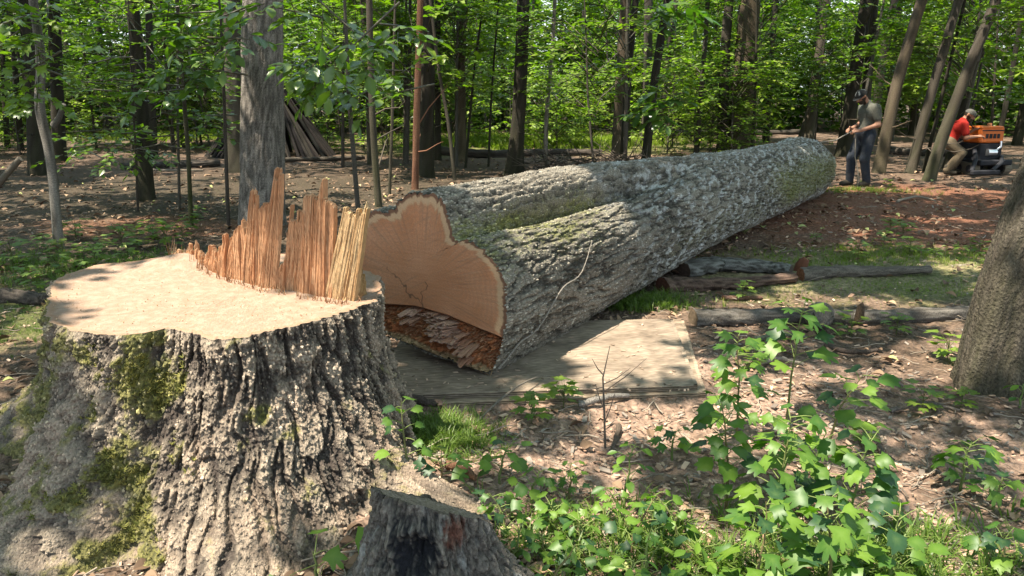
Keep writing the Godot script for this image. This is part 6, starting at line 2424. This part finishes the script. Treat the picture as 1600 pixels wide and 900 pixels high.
func build_plants() -> void:
	for shape in 3:
		var l := []
		for k in 6:
			var b := MB.new()
			var col := Color(0.045, 0.125, 0.022).lerp(Color(0.17, 0.29, 0.036), k / 5.0)
			if k == 0:
				col = Color(0.04, 0.1, 0.038)
			if shape == 0:
				star_leaf(b, Vector3.ZERO, Basis.IDENTITY, 1.0, col, 5, 0.5, rf(0.05, 0.5), rf(0.05, 0.45))
			elif shape == 1:
				star_leaf(b, Vector3.ZERO, Basis.IDENTITY, 1.0, col, 5, 0.74, rf(0.05, 0.55), rf(0.0, 0.4))
			else:
				oval_leaf(b, Vector3.ZERO, Basis.IDENTITY, 1.0, 0.55, col)
			l.append(b.done())
		leaf_kinds.append(l)
	var g := "lobed-leaved seedlings in the right foreground"
	seedling("tallest seedling of the foreground, bright star leaves at its tip before the grey log", [1228, 662], 0.64, Vector3(0.08, 0, -0.03), 20, 0.13, 0, g, "seedling", 0.45)
	seedling("bright seedling left of the tallest, leaning a little left", [1150, 690], 0.52, Vector3(-0.04, 0, 0), 26, 0.11, 0, g, "seedling", 0.2)
	seedling("seedling with wide pale leaves reaching right, beside the tallest one", [1290, 720], 0.42, Vector3(0.28, 0, 0.05), 14, 0.115, 1, g, "seedling", 0.35)
	seedling("dark-leaved seedling at the left of the dense leafy clump", [1135, 790], 0.46, Vector3(-0.1, 0, 0), 28, 0.1, 1, g, "seedling", 0.2)
	seedling("full bright seedling in the middle of the dense leafy clump", [1210, 830], 0.5, Vector3(0.05, 0, 0.02), 36, 0.1, 0, g, "seedling", 0.15)
	seedling("seedling with the largest flat lobed leaf, right side of the clump", [1320, 850], 0.44, Vector3(0.08, 0, 0.05), 30, 0.105, 1, g, "seedling", 0.2)
	seedling("low seedling at the bottom edge below the dense clump's middle", [1180, 930], 0.36, Vector3(0.05, 0, 0), 26, 0.1, 0, g, "seedling", 0.1)
	seedling("leafy seedling at the bottom edge right of the clump's middle", [1290, 950], 0.4, Vector3(-0.05, 0, 0), 28, 0.105, 0, g, "seedling", 0.1)
	seedling("spreading seedling at the bottom edge near the clump's right end", [1385, 930], 0.3, Vector3(0.05, 0, 0), 18, 0.09, 1, g, "seedling", 0.1)
	seedling("lone bushy seedling on dark litter right of the clump", [1268, 780], 0.3, Vector3(0.1, 0, 0), 18, 0.1, 0, g, "seedling", 0.15)
	seedling("bright low seedling on chips left of the clump's top", [1050, 720], 0.15, Vector3(0.0, 0, 0), 11, 0.075, 0, g, "seedling", 0.2)
	seedling("upright seedling with yellow-green tips, left of centre of the leaf patch", [975, 790], 0.3, Vector3(0.1, 0, 0), 14, 0.07, 2, g, "seedling", 0.3)
	seedling("seedling on dark litter right of the clump, below the leaning tree", [1500, 770], 0.24, Vector3(0.05, 0, 0), 20, 0.09, 0, g, "seedling", 0.2)
	seedling("small sprout right of the lone seedling under the leaning tree", [1550, 800], 0.16, Vector3(0.1, 0, 0), 10, 0.08, 0, g, "seedling", 0.2)
	seedling("leaf sprout at the bottom right corner", [1560, 910], 0.18, Vector3(0.0, 0, 0), 13, 0.075, 1, g, "seedling", 0.1)
	seedling("sprout at the foot of the leaning tree's right side", [1592, 640], 0.14, Vector3(0.0, 0, 0), 8, 0.07, 2, g, "seedling", 0.2)
	seedling("thin seedling climbing against the huge stump's right root", [640, 770], 0.38, Vector3(-0.08, 0, -0.05), 13, 0.075, 1, g, "seedling", 0.2)
	seedling("bright sprout behind the small stump's dusty top", [690, 770], 0.16, Vector3(0.05, 0, 0), 7, 0.08, 0, g, "seedling", 0.3)
	seedling("large pale oak-like leaf sprout between huge and small stump", [495, 905], 0.13, Vector3(0.05, 0, 0), 4, 0.14, 0, g, "seedling", 0.4)
	g = "low leafy ground plants right of the small stump"
	var spots := [[790, 830], [830, 790], [870, 830], [850, 880], [905, 850], [940, 820], [930, 900], [985, 860], [1020, 820], [1010, 900], [1060, 850], [890, 780], [1090, 880], [800, 890], [780, 760], [860, 930], [980, 940], [1085, 940]]
	var marks := ["nearest the small stump's side", "beside a lit patch of chips", "under the yellow-tipped seedling", "at the bottom edge", "in the middle of the patch"]
	spots.sort_custom(func(m: Array, n: Array) -> bool: return m[0] < n[0])
	for k in spots.size():
		seedling(ordinal(k) + " from the left of the low leafy plants right of the small stump", spots[k], rf(0.12, 0.22), Vector3(rf(-0.4, 0.4), 0, rf(-0.3, 0.3)), rng.randi_range(12, 18), rf(0.05, 0.075), [1, 0, 2][k % 3], g, "ground plant", 0.1)
	# little sprouts farther off, one mesh each
	var far := [[70, 395], [100, 405], [130, 400], [160, 392], [190, 380], [215, 388], [90, 430], [40, 440], [60, 455], [120, 375], [285, 372], [300, 358], [200, 408], [260, 385], [240, 375], [20, 420], [1275, 378], [1380, 385], [1410, 372], [1390, 362], [1460, 405], [1500, 400], [1530, 395], [1340, 400], [1420, 398], [1160, 465], [1400, 520], [1330, 520], [1440, 640], [1500, 640], [1180, 575], [830, 665], [880, 640], [1480, 560], [1560, 420], [1350, 690], [150, 425], [1350, 288], [1390, 292], [310, 340]]
	far.sort_custom(func(m: Array, n: Array) -> bool: return m[0] < n[0])
	var split := 0
	while far[split][0] < 400:
		split += 1
	var kinds := []
	for k in 3:
		var b := MB.new()
		for j in 14:
			var a := j * 2.4 + rf(-0.3, 0.3)
			var d := Vector3(cos(a), rf(-0.35, 0.3), sin(a)).normalized()
			var x := Vector3.UP.cross(d).normalized()
			var o := Vector3(cos(a) * rf(0.1, 0.4), rf(0.25, 1.0), sin(a) * rf(0.1, 0.4))
			b.tube([Vector3(0, o.y * 0.6, 0), o], [0.012, 0.006], 3, Color(0.13, 0.17, 0.05), false)
			star_leaf(b, o, Basis(x, d.cross(x), d), rf(0.35, 0.55), leaf_tone(rf(0.3, 1.0)), 5, 0.5)
		b.tube([Vector3.ZERO, Vector3(0.03, 0.5, 0), Vector3(0, 1, 0.02)], [0.02, 0.015, 0.008], 4, Color(0.13, 0.15, 0.05), false)
		kinds.append(b.done())
	for k in far.size():
		var o := put(self, "small_sprout", kinds[k % 3], M.leaf_near)
		o.position = grounded(on(far[k][0], far[k][1]), -0.01)
		o.rotation.y = rf(0, TAU)
		o.scale = Vector3.ONE * rf(0.13, 0.24) * (1.2 if k < split else 0.85)
		var left: bool = far[k][0] < 400
		tag(o, ordinal(k) + " from the left of the leaf sprouts behind the huge stump" if left else ordinal(k - split) + " from the left of the small leaf sprouts right of the log", "sprout", "sprouts on the left" if left else "sprouts on the right")


func build_all() -> void:
	build_trees()
	build_understory()
	build_canopy()
	build_objects()
	build_litter()
	build_plants()
